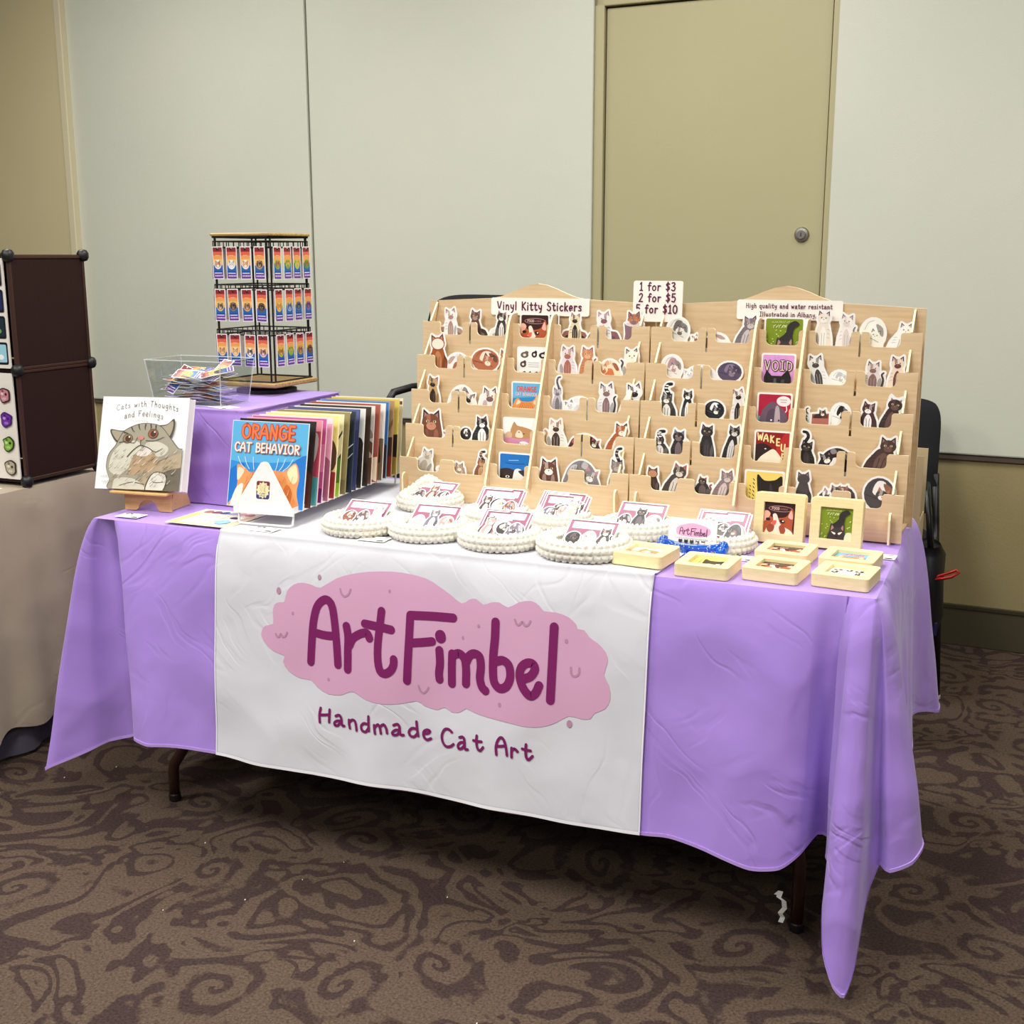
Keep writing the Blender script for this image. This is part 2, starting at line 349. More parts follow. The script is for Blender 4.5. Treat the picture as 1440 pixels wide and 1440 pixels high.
# ---------------------------------------------------------------- handwriting stroke font (10 units = capital height)
GL = {
'Y': (6.2, ['.6,10 3.1,5', '5.8,10 3.1,5 2.9,0']), 'Z': (6, ['.8,10 5.4,10', '5.4,10 .8,0', '.8,0 5.4,0']), 'M': (8.5, ['.8,0 1.4,10', '1.4,10 4.2,3', '4.2,3 7,10', '7,10 7.6,0']), 'p': (5.3, ['1,6 1,-3.5', '1,4.5 3,6 4.7,3.2 3,0 1,1']),
'A': (7, ['0,0 1,5 3,9.5 4,9.5 5.5,5 6.5,0', '1,3.7 5.8,3.7']), 'B': (6, ['1,0 1,10', '1,10 4.5,9.5 4.5,6.5 1,5.5', '1,5.5 5.5,4.5 5,1 1,0']),
'C': (6.5, ['6,8.5 4,10 1.2,8 .8,3.5 3,.2 6,1.3']), 'D': (6.5, ['1,0 1,10', '1,10 5,8.5 6,5 5,1.2 1,0']), 'E': (5.5, ['1,0 1,10', '1,10 5,10', '1,5 4.4,5', '1,0 5,0']),
'F': (6, ['1,0 1,10', '1,10 6,9.7', '1,5.3 4.5,5.4']), 'G': (7, ['6,8.5 4,10 1.2,8 .8,3 3,.2 6,1.3 6,4.5', '6,4.5 3.8,4.5']), 'H': (6.5, ['1,0 1,10', '5.5,0 5.5,10', '1,5 5.5,5']),
'I': (4.5, ['2.2,0 2.2,10', '.4,10 4,10', '.4,0 4,0']), 'K': (6, ['1,0 1,10', '5.3,9.5 1,4.6', '1.4,5.2 5.6,0']), 'L': (5, ['1,10 1,0', '1,0 5,.2']), 'N': (7, ['1,0 1.2,10', '1.2,10 5.6,0', '5.6,0 6,10']),
'O': (7.5, ['3.8,10 1,8 .8,3 3.5,0 6.3,2 6.5,7.5 3.8,10']), 'P': (6, ['1,0 1,10', '1,10 5,9 4.8,5.5 1,4.8']), 'R': (6.3, ['1,0 1,10', '1,10 5,9 4.8,6 1,5', '2.2,5.2 5.6,0']),
'S': (6, ['5.4,8.8 3,10 1.2,8 2.4,5.6 4.8,4.2 5,1.3 2.6,0 .8,1.2']), 'T': (6.5, ['3.2,0 3.2,10', '.4,10 6.2,10']), 'U': (7, ['1,10 1,3 3,0 5.4,1.5 6,10']), 'V': (6.5, ['.6,10 3.2,0', '3.2,0 5.8,10']),
'W': (9, ['.6,10 2.3,0', '2.3,0 4.4,7', '4.4,7 6.4,0', '6.4,0 8.2,10']),
'a': (5.5, ['1,5.3 3,6.2 4.1,5 4.2,2 5.2,0', '4.2,3.2 2,3.5 .8,1.8 2,.1 4,1.5']), 'b': (5.3, ['1,10 1,0', '1,4.5 3,6 4.7,3.2 3,0 1,1']), 'c': (5, ['4.5,5.2 2.5,6 .9,3 2.4,0 4.6,.9']),
'd': (5.5, ['4.4,10 4.4,4 4.7,0', '4.3,4.6 2,5.6 .8,2.6 2,0 4.3,1.3']), 'e': (5, ['1,3 4.3,3.3 3.8,5.6 2,6 .8,3 2,0 4.5,.7']), 'f': (4.5, ['4.3,9 3,10 2,8 2,0', '.5,6 4,6']),
'g': (5.3, ['4.4,5.6 2,6 .8,3.4 2.4,1 4.3,3', '4.4,6 4.4,-1.5 2.6,-3.4 .8,-2.2']), 'h': (5.3, ['1,0 1,10', '1,4 3,6 4.3,4.4 4.4,0']), 'i': (2.4, ['1.2,0 1.2,6', '1.2,8.3 1.25,8.7']),
'k': (5, ['1,0 1,10', '4.4,6 1,2.8', '1.6,3.4 4.6,0']), 'l': (2.6, ['1.2,10 1.2,0']), 'm': (7.6, ['1,0 1,6', '1,4.2 2.6,6 3.7,4.5 3.8,0', '3.8,4.2 5.4,6 6.6,4.5 6.8,0']),
'n': (5.3, ['1,0 1,6', '1,4 3,6 4.3,4.4 4.4,0']), 'o': (5.4, ['2.7,6 .8,4.4 .9,1.4 2.7,0 4.5,1.6 4.5,4.5 2.7,6']), 'q': (5.5, ['4.4,5.6 2,6 .8,3 2.2,0 4.3,2', '4.4,6 4.2,-3 5.2,-2.2']),
'r': (4.4, ['1,0 1,6', '1,3.6 2.4,5.8 4.2,5.6']), 's': (4.6, ['4.1,5.3 2.3,6 1.2,4.8 3.6,2.4 3.4,.4 .8,.6']), 't': (4.4, ['2,9 2,1.6 3.2,0 4.3,.9', '.5,6.2 4,6.2']), 'u': (5.4, ['1,6 1,1.6 2.5,0 4.3,2', '4.4,6 4.5,0']),
'v': (4.8, ['.7,6 2.4,0', '2.4,0 4.1,6']), 'w': (7, ['.8,6 2.2,0', '2.2,0 3.6,4.6', '3.6,4.6 5,0', '5,0 6.2,6']), 'y': (5.2, ['.8,6 1.4,2.6 3,2 4.2,3', '4.5,6 3.8,-1 1.8,-3.4']), 'z': (4.8, ['.8,6 4.2,6', '4.2,6 .9,0', '.9,0 4.4,0']),
'0': (6.4, ['3.2,10 1,7.5 1,2.5 3.2,0 5.3,2.5 5.3,7.5 3.2,10']), '1': (4.4, ['.8,8 2.4,10', '2.4,10 2.4,0', '.6,0 4,0']), '2': (6, ['1,8 3,10 5,8.4 4,5 .9,0', '.9,0 5.3,0']), '3': (5.8, ['1,9.3 3.5,10 4.8,8 2.4,5.4', '2.4,5.4 5,4 4.6,1 2.6,0 .8,1']),
'5': (5.8, ['5,10 1.4,10', '1.4,10 1.2,5.6', '1.2,5.6 4,6.2 5.2,3.4 3.6,.2 .9,.8']), '$': (6, ['5.2,8 3,9 1.2,7.4 2.6,5.6 4.6,4.3 4.8,2 2.6,.9 .9,1.9', '3.1,10.6 3.1,-.8']), ',': (2.2, ['1.3,.8 .8,-1.6']), "'": (2, ['1,10 .9,8']), '!': (2.4, ['1.2,10 1.2,3', '1.2,.6 1.25,.9']),
'8': (6, ['3,10 1.2,8 2.6,5.6 5,3 3,0 1,2.6 3.4,5.6 4.8,8 3,10']), ' ': (3.6, []), '?': (5.6, ['1,8 3,10 5,8 3,5.5 3,3.4', '3,.6 3,1'])}
def text_w(s, h, sp=1.2): return sum(GL[c][0]+sp for c in s)*h/10
def text_strokes(s, x, y, h, sp=1.2, center=True, jit=0.0, arc=None):
    k = h/10; w = text_w(s, h, sp); x0 = x-w/2 if center else x; out = []; rn = random.Random(len(s)*7)
    for c in s:
        adv, st = GL[c]; dy = rn.uniform(-jit, jit)*h
        for q in st:
            P = [tuple(float(t) for t in p.split(',')) for p in q.split()]
            P = [(x0+a*k, y+b*k+dy) for a, b in P]
            if arc: P = [(a, b+arc*(1-((a-x)/(w/2))**2)) for a, b in P]
            out.append(cr(P, n=4) if len(P) > 2 else P)
        x0 += (adv+sp)*k
    return out
def squig(A, x, y, w, h, c, n=6, seed=1, lw=.2):
    """a line of lettering too small in the photograph to be read"""
    rn = random.Random(seed)
    for i in range(n):
        x0 = x-w/2+w*i/n; ww = w/n*.72
        k = [(x0+rn.uniform(0, ww), y+rn.uniform(0, h)) for _ in range(4)]; k[0] = (x0, y); k[-1] = (x0+ww, y+h*.9)
        A.faces(strip(cr(k, n=3), lw*h), c)
def write(A, s, x, y, h, c, w=None, **kw):
    for st in text_strokes(s, x, y, h, **kw): A.faces(strip(st, w or h*0.13), c)

# ---------------------------------------------------------------- measured layout data
STK = [
(1, 0.0377, 0.1156, 0.0333, 'rock', 0, 'f4f2ee,b08a80,8a6a60', 'white cat with closed eyes sitting on a brown log'),
(1, 0.1115, 0.1838, 0.0309, 'rock', 0, '6a4a42,b08a80,3a2622', 'dark brown kitten sitting on a brown log'),
(1, 0.1899, 0.2587, 0.0305, 'rock', 1, '3c3434,e8e4e0,b08a80', 'black cat with white face sitting on a log'),
(1, 0.3927, 0.4617, 0.0288, 'rock', 0, 'ecdcb8,2a201e,96605a', 'cream siamese with dark mask on a brown log'),
(1, 0.4635, 0.5459, 0.032, 'rock', 1, 'f2f0f4,8a5a60,b0787a', 'white cat with grey forehead on a log'),
(1, 0.5552, 0.6102, 0.0317, 'glass', 0, 'c07850,8a6a78,603038', 'orange kitten peeking out of a wine glass'),
(2, 0.023, 0.0884, 0.0497, 'back', 0, 'a85828,f2ead8,5a2a18', 'tall rusty brown cat with cream hood'),
(2, 0.0762, 0.1512, 0.0092, 'arch', 1, 'f4f2f0,a86a58,2c2426', 'white cat draped sideways with black muzzle'),
(2, 0.1531, 0.2366, 0.0227, 'curl', 0, 'b86c4c,f0e2cc,4a3230', 'brown cat curled into a ball with cream patch'),
(2, 0.2246, 0.2608, 0.0205, 'lean', 0, 'b87850,7a4a38,4a2a22', 'thin orange brown cat slipping behind the divider'),
(2, 0.3943, 0.4516, 0.0296, 'sit', 1, 'ecdfe2,b06a58,8a6a70', 'pinkish grey kitten with brown belly'),
(2, 0.4497, 0.5006, 0.0312, 'sit', 0, 'd08a60,e8b48c,8a5040', 'ginger cat standing upright with bushy tail'),
(2, 0.5033, 0.5664, 0.0071, 'lie', 0, 'f4e0c0,d87848,a85838', 'orange and cream cat lying on its back'),
(2, 0.5602, 0.6222, 0.0296, 'sit', 1, 'f8f4e4,f8f4e4,5a4a48', 'cream cat with dark pointed ears'),
(3, 0.0335, 0.082, 0.0342, 'sit', 0, 'c8a070,241c1c,6a4430', 'tan siamese sitting with black face'),
(3, 0.1031, 0.1816, 0.0158, 'arch', 1, 'f6f2ee,2c2626,2c2626', 'white siamese with dark ears stretching'),
(3, 0.1918, 0.2544, 0.012, 'face', 0, 'f2ece8,7a5a5c,3a2c2e', 'pale birman face with brown nose mask'),
(3, 0.3911, 0.4275, 0.0519, 'tail', 0, 'c8c0cc,7a727e,5a5060', 'lilac grey cat with very tall tail'),
(3, 0.4289, 0.51, 0.002, 'arch', 0, 'f6f6fa,dcdce4,2a2830', 'white cat bowing low with dark paws'),
(3, 0.511, 0.5664, 0.0329, 'sit', 0, 'f0ecf0,8a6a6c,3a3034', 'fluffy ragdoll cat facing forward'),
(3, 0.5755, 0.6317, 0.0357, 'lean', 0, 'f4f4f6,242228,242228', 'slim white cat with black eye patch'),
(4, 0.034, 0.1033, 0.041, 'face', 0, '7a4a38,c88a70,2a1c1a', 'brown cat hiding its face in its paws'),
(4, 0.1037, 0.1513, -0.0035, 'arch', 0, 'f4f4f4,2c2a2c,2c2a2c', 'white cat arch with small black patch'),
(4, 0.1513, 0.1881, -0.001, 'curl', 0, '2c2628,f2f0f0,2c2628', 'tiny black and white curled kitten'),
(4, 0.1838, 0.2503, 0.0252, 'sit', 0, '2a2628,f4f2f2,141214', 'tuxedo cat sitting with big ears'),
(4, 0.3878, 0.4526, 0.0276, 'sit', 1, 'f0eae0,4a3432,c89470', 'calico cat sitting in profile'),
(4, 0.4553, 0.5393, 0.0023, 'lie', 1, '4a302c,f0ece4,c06060', 'dark calico cat lying down'),
(4, 0.5533, 0.6151, 0.0282, 'lean', 0, 'b06038,f4ece0,2a2020', 'calico cat with orange and black face looking up'),
(5, 0.0327, 0.0999, 0.0201, 'lean', 0, 'd8d0c4,b0a494,7a6e66', 'pale grey tabby looking down'),
(5, 0.1002, 0.1251, -0.0181, 'curl', 0, 'f4f4f6,8a8a96,8a8a96', 'tiny white kitten tucked beside the centre tab'),
(5, 0.1498, 0.1886, -0.0049, 'face', 0, 'b09080,f0e8e0,5a4438', 'small tabby head peeking out of the pocket'),
(5, 0.2064, 0.2545, 0.031, 'tail', 0, '8a5a40,c89c78,3a2620', 'brown tabby with hooked tail'),
(5, 0.3897, 0.4449, 0.0249, 'face', 0, '6a4034,f2ece6,2c1c1a', 'brown and white cat face with pink ears'),
(5, 0.4563, 0.5492, 0.0265, 'arch', 1, '8a8288,f4f0f0,c89090', 'grey cat crouching with curled tail'),
(5, 0.57, 0.6205, 0.0646, 'tail', 0, '8a7a78,b8aca8,2c2828', 'striped tabby with very long raised tail'),
(1, 0.6647, 0.7251, 0.0253, 'curl', 0, 'e8e4dc,6a6460,3a3636', 'grey striped cat rolled in a ring'),
(1, 0.7283, 0.8222, -0.0073, 'arch', 0, 'f6f0ec,8a6462,6a4a4a', 'low white cat arching over the slot'),
(1, 0.836, 0.8917, 0.027, 'lean', 0, '7a7078,c8c0c4,3a3440', 'grey tabby standing on tilted hind legs'),
(1, 1.0173, 1.0637, 0.0481, 'sit', 1, 'f2e6d8,f8f4ee,2a2226', 'tall cream siamese in front of the sign'),
(1, 1.0691, 1.1148, 0.0395, 'sit', 0, 'f6eee8,e0d4d0,7a7078', 'pale pink cream cat looking sideways'),
(1, 1.1215, 1.1804, 0.0327, 'curl', 0, 'f8f4e6,fcfaf2,6a6460', 'long haired white cat with tiny face'),
(1, 1.1861, 1.2423, 0.0184, 'lean', 0, 'f6f6f2,f6f6f2,5a5256', 'all white cat leaning against the rack end'),
(2, 0.6657, 0.7223, 0.0227, 'curl', 0, 'f2eae4,b8949a,5a484c', 'white and mauve cat licking itself'),
(2, 0.7234, 0.8051, -0.0001, 'arch', 0, 'f6f6f8,e4e2ea,b8b4c0', 'plain white cat bridging the slot'),
(2, 0.8029, 0.8675, 0.0116, 'curl', 0, '5a4a66,8a7a92,3a3044', 'plum grey kitten curled tight'),
(2, 1.0151, 1.0646, 0.0292, 'lean', 1, 'f4f4f2,4a4440,2a2626', 'white and grey kitten against the divider'),
(2, 1.0665, 1.1106, 0.0005, 'curl', 0, 'f8f8f4,c8c8cc,c8c8cc', 'low white fluffy cat rolled over'),
(2, 1.1345, 1.1884, 0.0191, 'sit', 0, 'e8dcd8,8a6660,4a3634', 'brown and white cat clasping its paws'),
(2, 1.1905, 1.2374, 0.0355, 'sit', 0, 'f0dcc8,6a3e36,2a1e1e', 'calico kitten with pink cheeks and patch eye'),
(3, 0.6636, 0.7218, 0.047, 'tail', 0, '4a4644,f4f0ea,141214', 'round charcoal cat with upright bent tail'),
(3, 0.7261, 0.7644, 0.0318, 'sit', 1, '242024,f4f4f4,141214', 'slim black and white cat standing up'),
(3, 0.7827, 0.8374, 0.0098, 'curl', 0, '24242e,f4f4f6,101014', 'round black cat with white bib'),
(3, 0.8445, 0.8881, 0.0405, 'sit', 0, 'e8e2e0,241e20,8a5a50', 'tall tuxedo cat with black ears'),
(3, 1.0148, 1.0356, 0.0046, 'tail', 0, 'f6f6f6,242224,242224', 'white sliver of a cat with striped tail tip'),
(3, 1.0358, 1.0786, 0.0041, 'box', 0, 'a85a48,3a2426,f4e8e0', 'brown cat lying inside a red box'),
(3, 1.0779, 1.1248, 0.0175, 'curl', 0, 'f8f6f4,1c1a1c,1c1a1c', 'white cat with black patches folded over'),
(3, 1.1372, 1.1863, 0.0194, 'sit', 1, '4a2c34,f6f2f2,241a1e', 'maroon black and white cat crouching'),
(3, 1.1855, 1.2368, 0.0339, 'lean', 0, '3a2a28,6a4c48,f4f0f0', 'dark brown cat waving its tail'),
(4, 0.6603, 0.7185, 0.0232, 'tail', 0, '3a3434,e8e4e4,1c1818', 'small black cat with hooked tail up'),
(4, 0.7117, 0.7587, 0.0217, 'sit', 0, '2c2628,7a6a6e,6a80b0', 'dark tabby holding a blue toy'),
(4, 0.7803, 0.828, 0.0425, 'sit', 0, '2e2a2c,3c3638,161416', 'big all black cat sitting tall'),
(4, 0.8415, 0.885, 0.0458, 'lean', 0, '2a2426,d8d4d6,161416', 'black cat with white ruff looking away'),
(4, 1.0128, 1.0604, 0.0429, 'tail', 1, '1e181a,3a3032,0c0a0c', 'skinny black cat with raised tail'),
(4, 1.0643, 1.1437, 0.0086, 'arch', 0, '2a1c26,f4f0f0,140e14', 'plum black cat arching over the slot'),
(4, 1.1655, 1.2409, 0.0324, 'lean', 0, '4a3430,6a4e48,241a1a', 'brown black cat sitting on a white shape'),
(5, 0.6634, 0.7057, 0.0179, 'back', 0, '3a2a26,c08868,1c1414', 'tortoiseshell cat seen from behind'),
(5, 0.7107, 0.7747, 0.0289, 'lean', 0, '4a3e3a,d8d0c8,a85040', 'brown cat stretching up on hind legs'),
(5, 0.7811, 0.8321, 0.0051, 'sit', 0, '2e2624,6a5a56,8a4a3a', 'black kitten lying and looking up'),
(5, 0.8315, 0.885, 0.0223, 'lean', 0, '8a7474,d0c0c0,5a484a', 'mauve grey tabby with kitten beside it'),
(5, 1.0166, 1.0624, 0.0357, 'back', 0, '4a4446,4a4446,2a2628', 'pair of dark grey cats seen from behind'),
(5, 1.0702, 1.1582, 0.0158, 'pair', 0, '4a4648,f4f4f4,8a5a50', 'three cats napping behind the centre tab'),
(5, 1.1695, 1.2414, 0.037, 'curl', 0, '4a464a,f6f0ea,c07850', 'grey cat hugging an orange and white cat'),
]
CRD = [
(1, 0.3559, 0.385, 0.026, 'red', 'back card with red panel half hidden in the top pocket'),
(1, 0.2749, 0.3578, 0.025, 'food', 'square maroon card with an orange and white cat face'),
(2, 0.2826, 0.3749, 0.0285, 'many', 'white square card printed with many tiny cats'),
(3, 0.2821, 0.3684, 0.0308, 'orange', 'small blue card with an orange cat and red lettering'),
(4, 0.2742, 0.3644, 0.03, 'donut', 'square card of a tan kitten lying on a pink donut'),
(5, 0.2785, 0.3683, 0.0292, 'bluebw', 'blue card with a black and white cat head'),
(1, 0.9034, 0.9973, 0.0287, 'green', 'green square card with a black cat prowling'),
(2, 0.9085, 0.9889, 0.0327, 'void', 'pink square card with big outlined capital letters above black ears'),
(3, 0.9103, 0.9921, 0.0319, 'grey', 'crimson square card with a grey cat and speech bubble'),
(4, 0.9156, 1.0002, 0.035, 'wake', 'dark red card with cream capitals over a sleeping cat'),
(5, 0.9047, 0.9973, 0.0308, 'yellow', 'yellow card with a black cat face and black vertical lettering'),
]
LOGO = [
[(0.6357, 0.4841), (0.6381, 0.5344), (0.6421, 0.5798), (0.6513, 0.6127), (0.6696, 0.6284), (0.6851, 0.6197), (0.6929, 0.5922), (0.6999, 0.5422), (0.7057, 0.487)],
[(0.647, 0.5516), (0.6701, 0.5487), (0.6949, 0.5495)],
[(0.7245, 0.5754), (0.7293, 0.5522), (0.7295, 0.5173), (0.7304, 0.4797)],
[(0.7336, 0.5338), (0.7421, 0.5507), (0.7616, 0.5632), (0.7754, 0.5649), (0.782, 0.555)],
[(0.81, 0.6178), (0.8067, 0.5838), (0.8032, 0.5426), (0.8047, 0.5082), (0.811, 0.4869), (0.8228, 0.4822), (0.8366, 0.4904), (0.8437, 0.504), (0.844, 0.5166)],
[(0.7698, 0.5856), (0.7999, 0.583), (0.8354, 0.5801)],
[(0.8808, 0.6174), (0.8797, 0.5648), (0.8768, 0.4739)],
[(0.8808, 0.6174), (0.9277, 0.6205), (0.9813, 0.6225)],
[(0.8796, 0.557), (0.9102, 0.5619), (0.9333, 0.5663)],
[(0.9526, 0.5813), (0.9535, 0.5771)],
[(0.9511, 0.5492), (0.9533, 0.5218), (0.9513, 0.4999), (0.9528, 0.4861)],
[(0.9817, 0.5458), (0.9814, 0.5181), (0.9825, 0.4812)],
[(0.9849, 0.5431), (0.9979, 0.5485), (1.0107, 0.5389), (1.0153, 0.5165), (1.016, 0.4859)],
[(1.0161, 0.5335), (1.022, 0.5465), (1.0332, 0.5531), (1.0459, 0.5481), (1.0496, 0.5273), (1.0482, 0.5027), (1.0534, 0.4851), (1.062, 0.4777)],
[(1.0801, 0.6261), (1.08, 0.5917), (1.0776, 0.5553), (1.0781, 0.519), (1.0821, 0.4983), (1.0946, 0.4879), (1.1103, 0.4947), (1.1182, 0.5155), (1.1135, 0.539), (1.0995, 0.5476), (1.0854, 0.5436)],
[(1.1446, 0.5146), (1.1631, 0.5232), (1.1722, 0.5379), (1.1676, 0.5492), (1.1553, 0.55), (1.143, 0.5399), (1.1393, 0.5214), (1.1477, 0.4985), (1.1632, 0.4832), (1.1754, 0.4889), (1.183, 0.5065)],
[(1.2096, 0.6308), (1.2092, 0.5548), (1.2085, 0.4787)],
]
BLOB = [(0.565, 0.6125), (0.5716, 0.6372), (0.5886, 0.6534), (0.6105, 0.6595), (0.6353, 0.6568), (0.6564, 0.6528), (0.696, 0.6774), (0.7451, 0.6933), (0.7998, 0.7021), (0.8569, 0.7049), (0.9127, 0.6986), (0.9432, 0.6855), (0.9721, 0.6706), (0.9991, 0.6547), (1.0167, 0.665), (1.0326, 0.6683), (1.0499, 0.6583), (1.0672, 0.6648), (1.0859, 0.6669), (1.106, 0.6588), (1.1291, 0.6718), (1.1566, 0.6778), (1.1748, 0.6697), (1.1854, 0.6601), (1.211, 0.6602), (1.2378, 0.6537), (1.2557, 0.6399), (1.2588, 0.6316), (1.2735, 0.6305), (1.2849, 0.6174), (1.3031, 0.6081), (1.3208, 0.593), (1.327, 0.5735), (1.3201, 0.5464), (1.3321, 0.5247), (1.3355, 0.4988), (1.3256, 0.4767), (1.3037, 0.4645), (1.295, 0.4513), (1.2757, 0.4483), (1.2487, 0.4502), (1.2216, 0.4325), (1.1911, 0.4196), (1.1571, 0.4155), (1.1196, 0.4182), (1.0658, 0.4223), (1.037, 0.4272), (1.0177, 0.432), (1.0046, 0.4223), (0.985, 0.4187), (0.9671, 0.426), (0.9522, 0.4191), (0.9441, 0.4176), (0.9176, 0.4215), (0.8994, 0.4299), (0.8604, 0.4194), (0.8159, 0.4128), (0.778, 0.4168), (0.7539, 0.4278), (0.7382, 0.4304), (0.715, 0.4196), (0.6829, 0.4175), (0.6547, 0.4282), (0.6372, 0.442), (0.6082, 0.4429), (0.5796, 0.4553), (0.564, 0.4762), (0.5683, 0.4898), (0.5374, 0.4973), (0.5124, 0.5154), (0.504, 0.534), (0.5142, 0.5516), (0.5368, 0.5592), (0.5343, 0.5832), (0.539, 0.6031), (0.554, 0.6103)]
DOTS = [(0.549, 0.6354, 0.008), (0.6524, 0.6756, 0.006), (0.5886, 0.5892, 0.004), (0.8281, 0.6627, 0.004), (0.6823, 0.4506, 0.004), (1.2509, 0.4346, 0.008), (1.0413, 0.6125, 0.004), (1.2368, 0.6041, 0.005), (1.0961, 0.453, 0.005), (1.0057, 0.583, 0.004)]
FACES = [[(0.7064, 0.655), (0.7105, 0.6445), (0.7191, 0.6398), (0.728, 0.6465), (0.7321, 0.6569)], [(0.5449, 0.5374), (0.5483, 0.5323), (0.5538, 0.532), (0.5586, 0.5391), (0.5631, 0.5331), (0.5705, 0.5357), (0.5749, 0.5443)], [(0.9034, 0.4651), (0.9082, 0.4538), (0.9155, 0.4505), (0.9232, 0.4569), (0.9263, 0.4637)], [(1.123, 0.6357), (1.1276, 0.6268), (1.1337, 0.6266), (1.1399, 0.6333), (1.146, 0.626), (1.1536, 0.629), (1.1573, 0.6368)], [(1.2492, 0.5513), (1.2508, 0.5383), (1.2583, 0.5343), (1.2663, 0.5404), (1.2673, 0.5523)]]
SUB = [
[(0.6642, 0.3837), (0.6613, 0.3685), (0.6623, 0.3507)],
[(0.6872, 0.383), (0.6867, 0.3682), (0.6862, 0.3544)],
[(0.6636, 0.3678), (0.6752, 0.3696), (0.6864, 0.3717)],
[(0.7029, 0.3706), (0.711, 0.3739), (0.716, 0.3684), (0.7173, 0.3581), (0.7193, 0.3511), (0.7239, 0.3507)],
[(0.7158, 0.3604), (0.7071, 0.3603), (0.7, 0.3554), (0.701, 0.3493), (0.7079, 0.3499), (0.715, 0.3578)],
[(0.7357, 0.3662), (0.7361, 0.3568), (0.7381, 0.3477)],
[(0.7372, 0.3622), (0.7437, 0.3674), (0.7504, 0.3653), (0.7535, 0.3553), (0.7548, 0.345)],
[(0.7842, 0.3809), (0.7846, 0.3664), (0.7859, 0.3489)],
[(0.783, 0.363), (0.7729, 0.3636), (0.7664, 0.3563), (0.7691, 0.3473), (0.778, 0.3456), (0.7843, 0.3539)],
[(0.7986, 0.3634), (0.7995, 0.3542), (0.801, 0.345)],
[(0.8008, 0.3596), (0.8076, 0.3662), (0.8123, 0.3603), (0.8153, 0.3473)],
[(0.813, 0.3615), (0.821, 0.3679), (0.8274, 0.3606), (0.83, 0.3496)],
[(0.8453, 0.3696), (0.8541, 0.373), (0.859, 0.3676), (0.8597, 0.3574), (0.8624, 0.35), (0.8689, 0.3502)],
[(0.8589, 0.3604), (0.8494, 0.3589), (0.8427, 0.3527), (0.8448, 0.3478), (0.8536, 0.3492), (0.8592, 0.3563)],
[(0.899, 0.3841), (0.9008, 0.368), (0.9038, 0.3531)],
[(0.8998, 0.3678), (0.8889, 0.3682), (0.8816, 0.3598), (0.8849, 0.3511), (0.894, 0.3499), (0.9024, 0.359)],
[(0.9169, 0.3603), (0.9288, 0.3638), (0.9321, 0.3688), (0.9246, 0.3701), (0.917, 0.3644), (0.9174, 0.3543), (0.9253, 0.3483), (0.9355, 0.353)],
[(0.9864, 0.3764), (0.978, 0.3812), (0.9685, 0.3786), (0.9625, 0.3655), (0.9649, 0.3517), (0.9733, 0.3432), (0.9839, 0.3446), (0.9914, 0.3509)],
[(1.0057, 0.3684), (1.0126, 0.3705), (1.0167, 0.3661), (1.0181, 0.3542), (1.0197, 0.3453), (1.0255, 0.3453)],
[(1.0173, 0.3591), (1.0083, 0.3577), (1.0025, 0.3506), (1.0046, 0.3439), (1.0113, 0.3454), (1.0177, 0.3531)],
[(1.046, 0.3788), (1.0459, 0.3647), (1.0489, 0.3521), (1.0551, 0.3481), (1.0617, 0.3563)],
[(1.0386, 0.3676), (1.048, 0.3671), (1.0573, 0.368)],
[(1.0932, 0.3464), (1.0918, 0.3622), (1.0953, 0.3767), (1.1025, 0.3848), (1.1096, 0.379), (1.1146, 0.3639), (1.117, 0.3483)],
[(1.0932, 0.3644), (1.1044, 0.3662), (1.1136, 0.3687)],
[(1.1274, 0.366), (1.1274, 0.356), (1.1278, 0.3461)],
[(1.1278, 0.3601), (1.1339, 0.3654), (1.1405, 0.3602)],
[(1.159, 0.3781), (1.1586, 0.3651), (1.16, 0.3515), (1.1651, 0.346), (1.1734, 0.3547)],
[(1.151, 0.3678), (1.16, 0.3664), (1.169, 0.3659)],
]
RINGS = [(0.679, 0.11), (0.846, 0.125), (1.027, 0.109), (1.224, 0.099), (0.706, 0.406), (0.93, 0.316), (1.094, 0.308), (1.275, 0.312), (1.467, 0.278)]

# ================================================================ SETTING
def wy(x): return 2.2445-0.0431*(x-1)                     # rear wall line, slightly out of parallel with the table
WANG = math.atan(-0.0431)
def wallroot(name): 
    return name
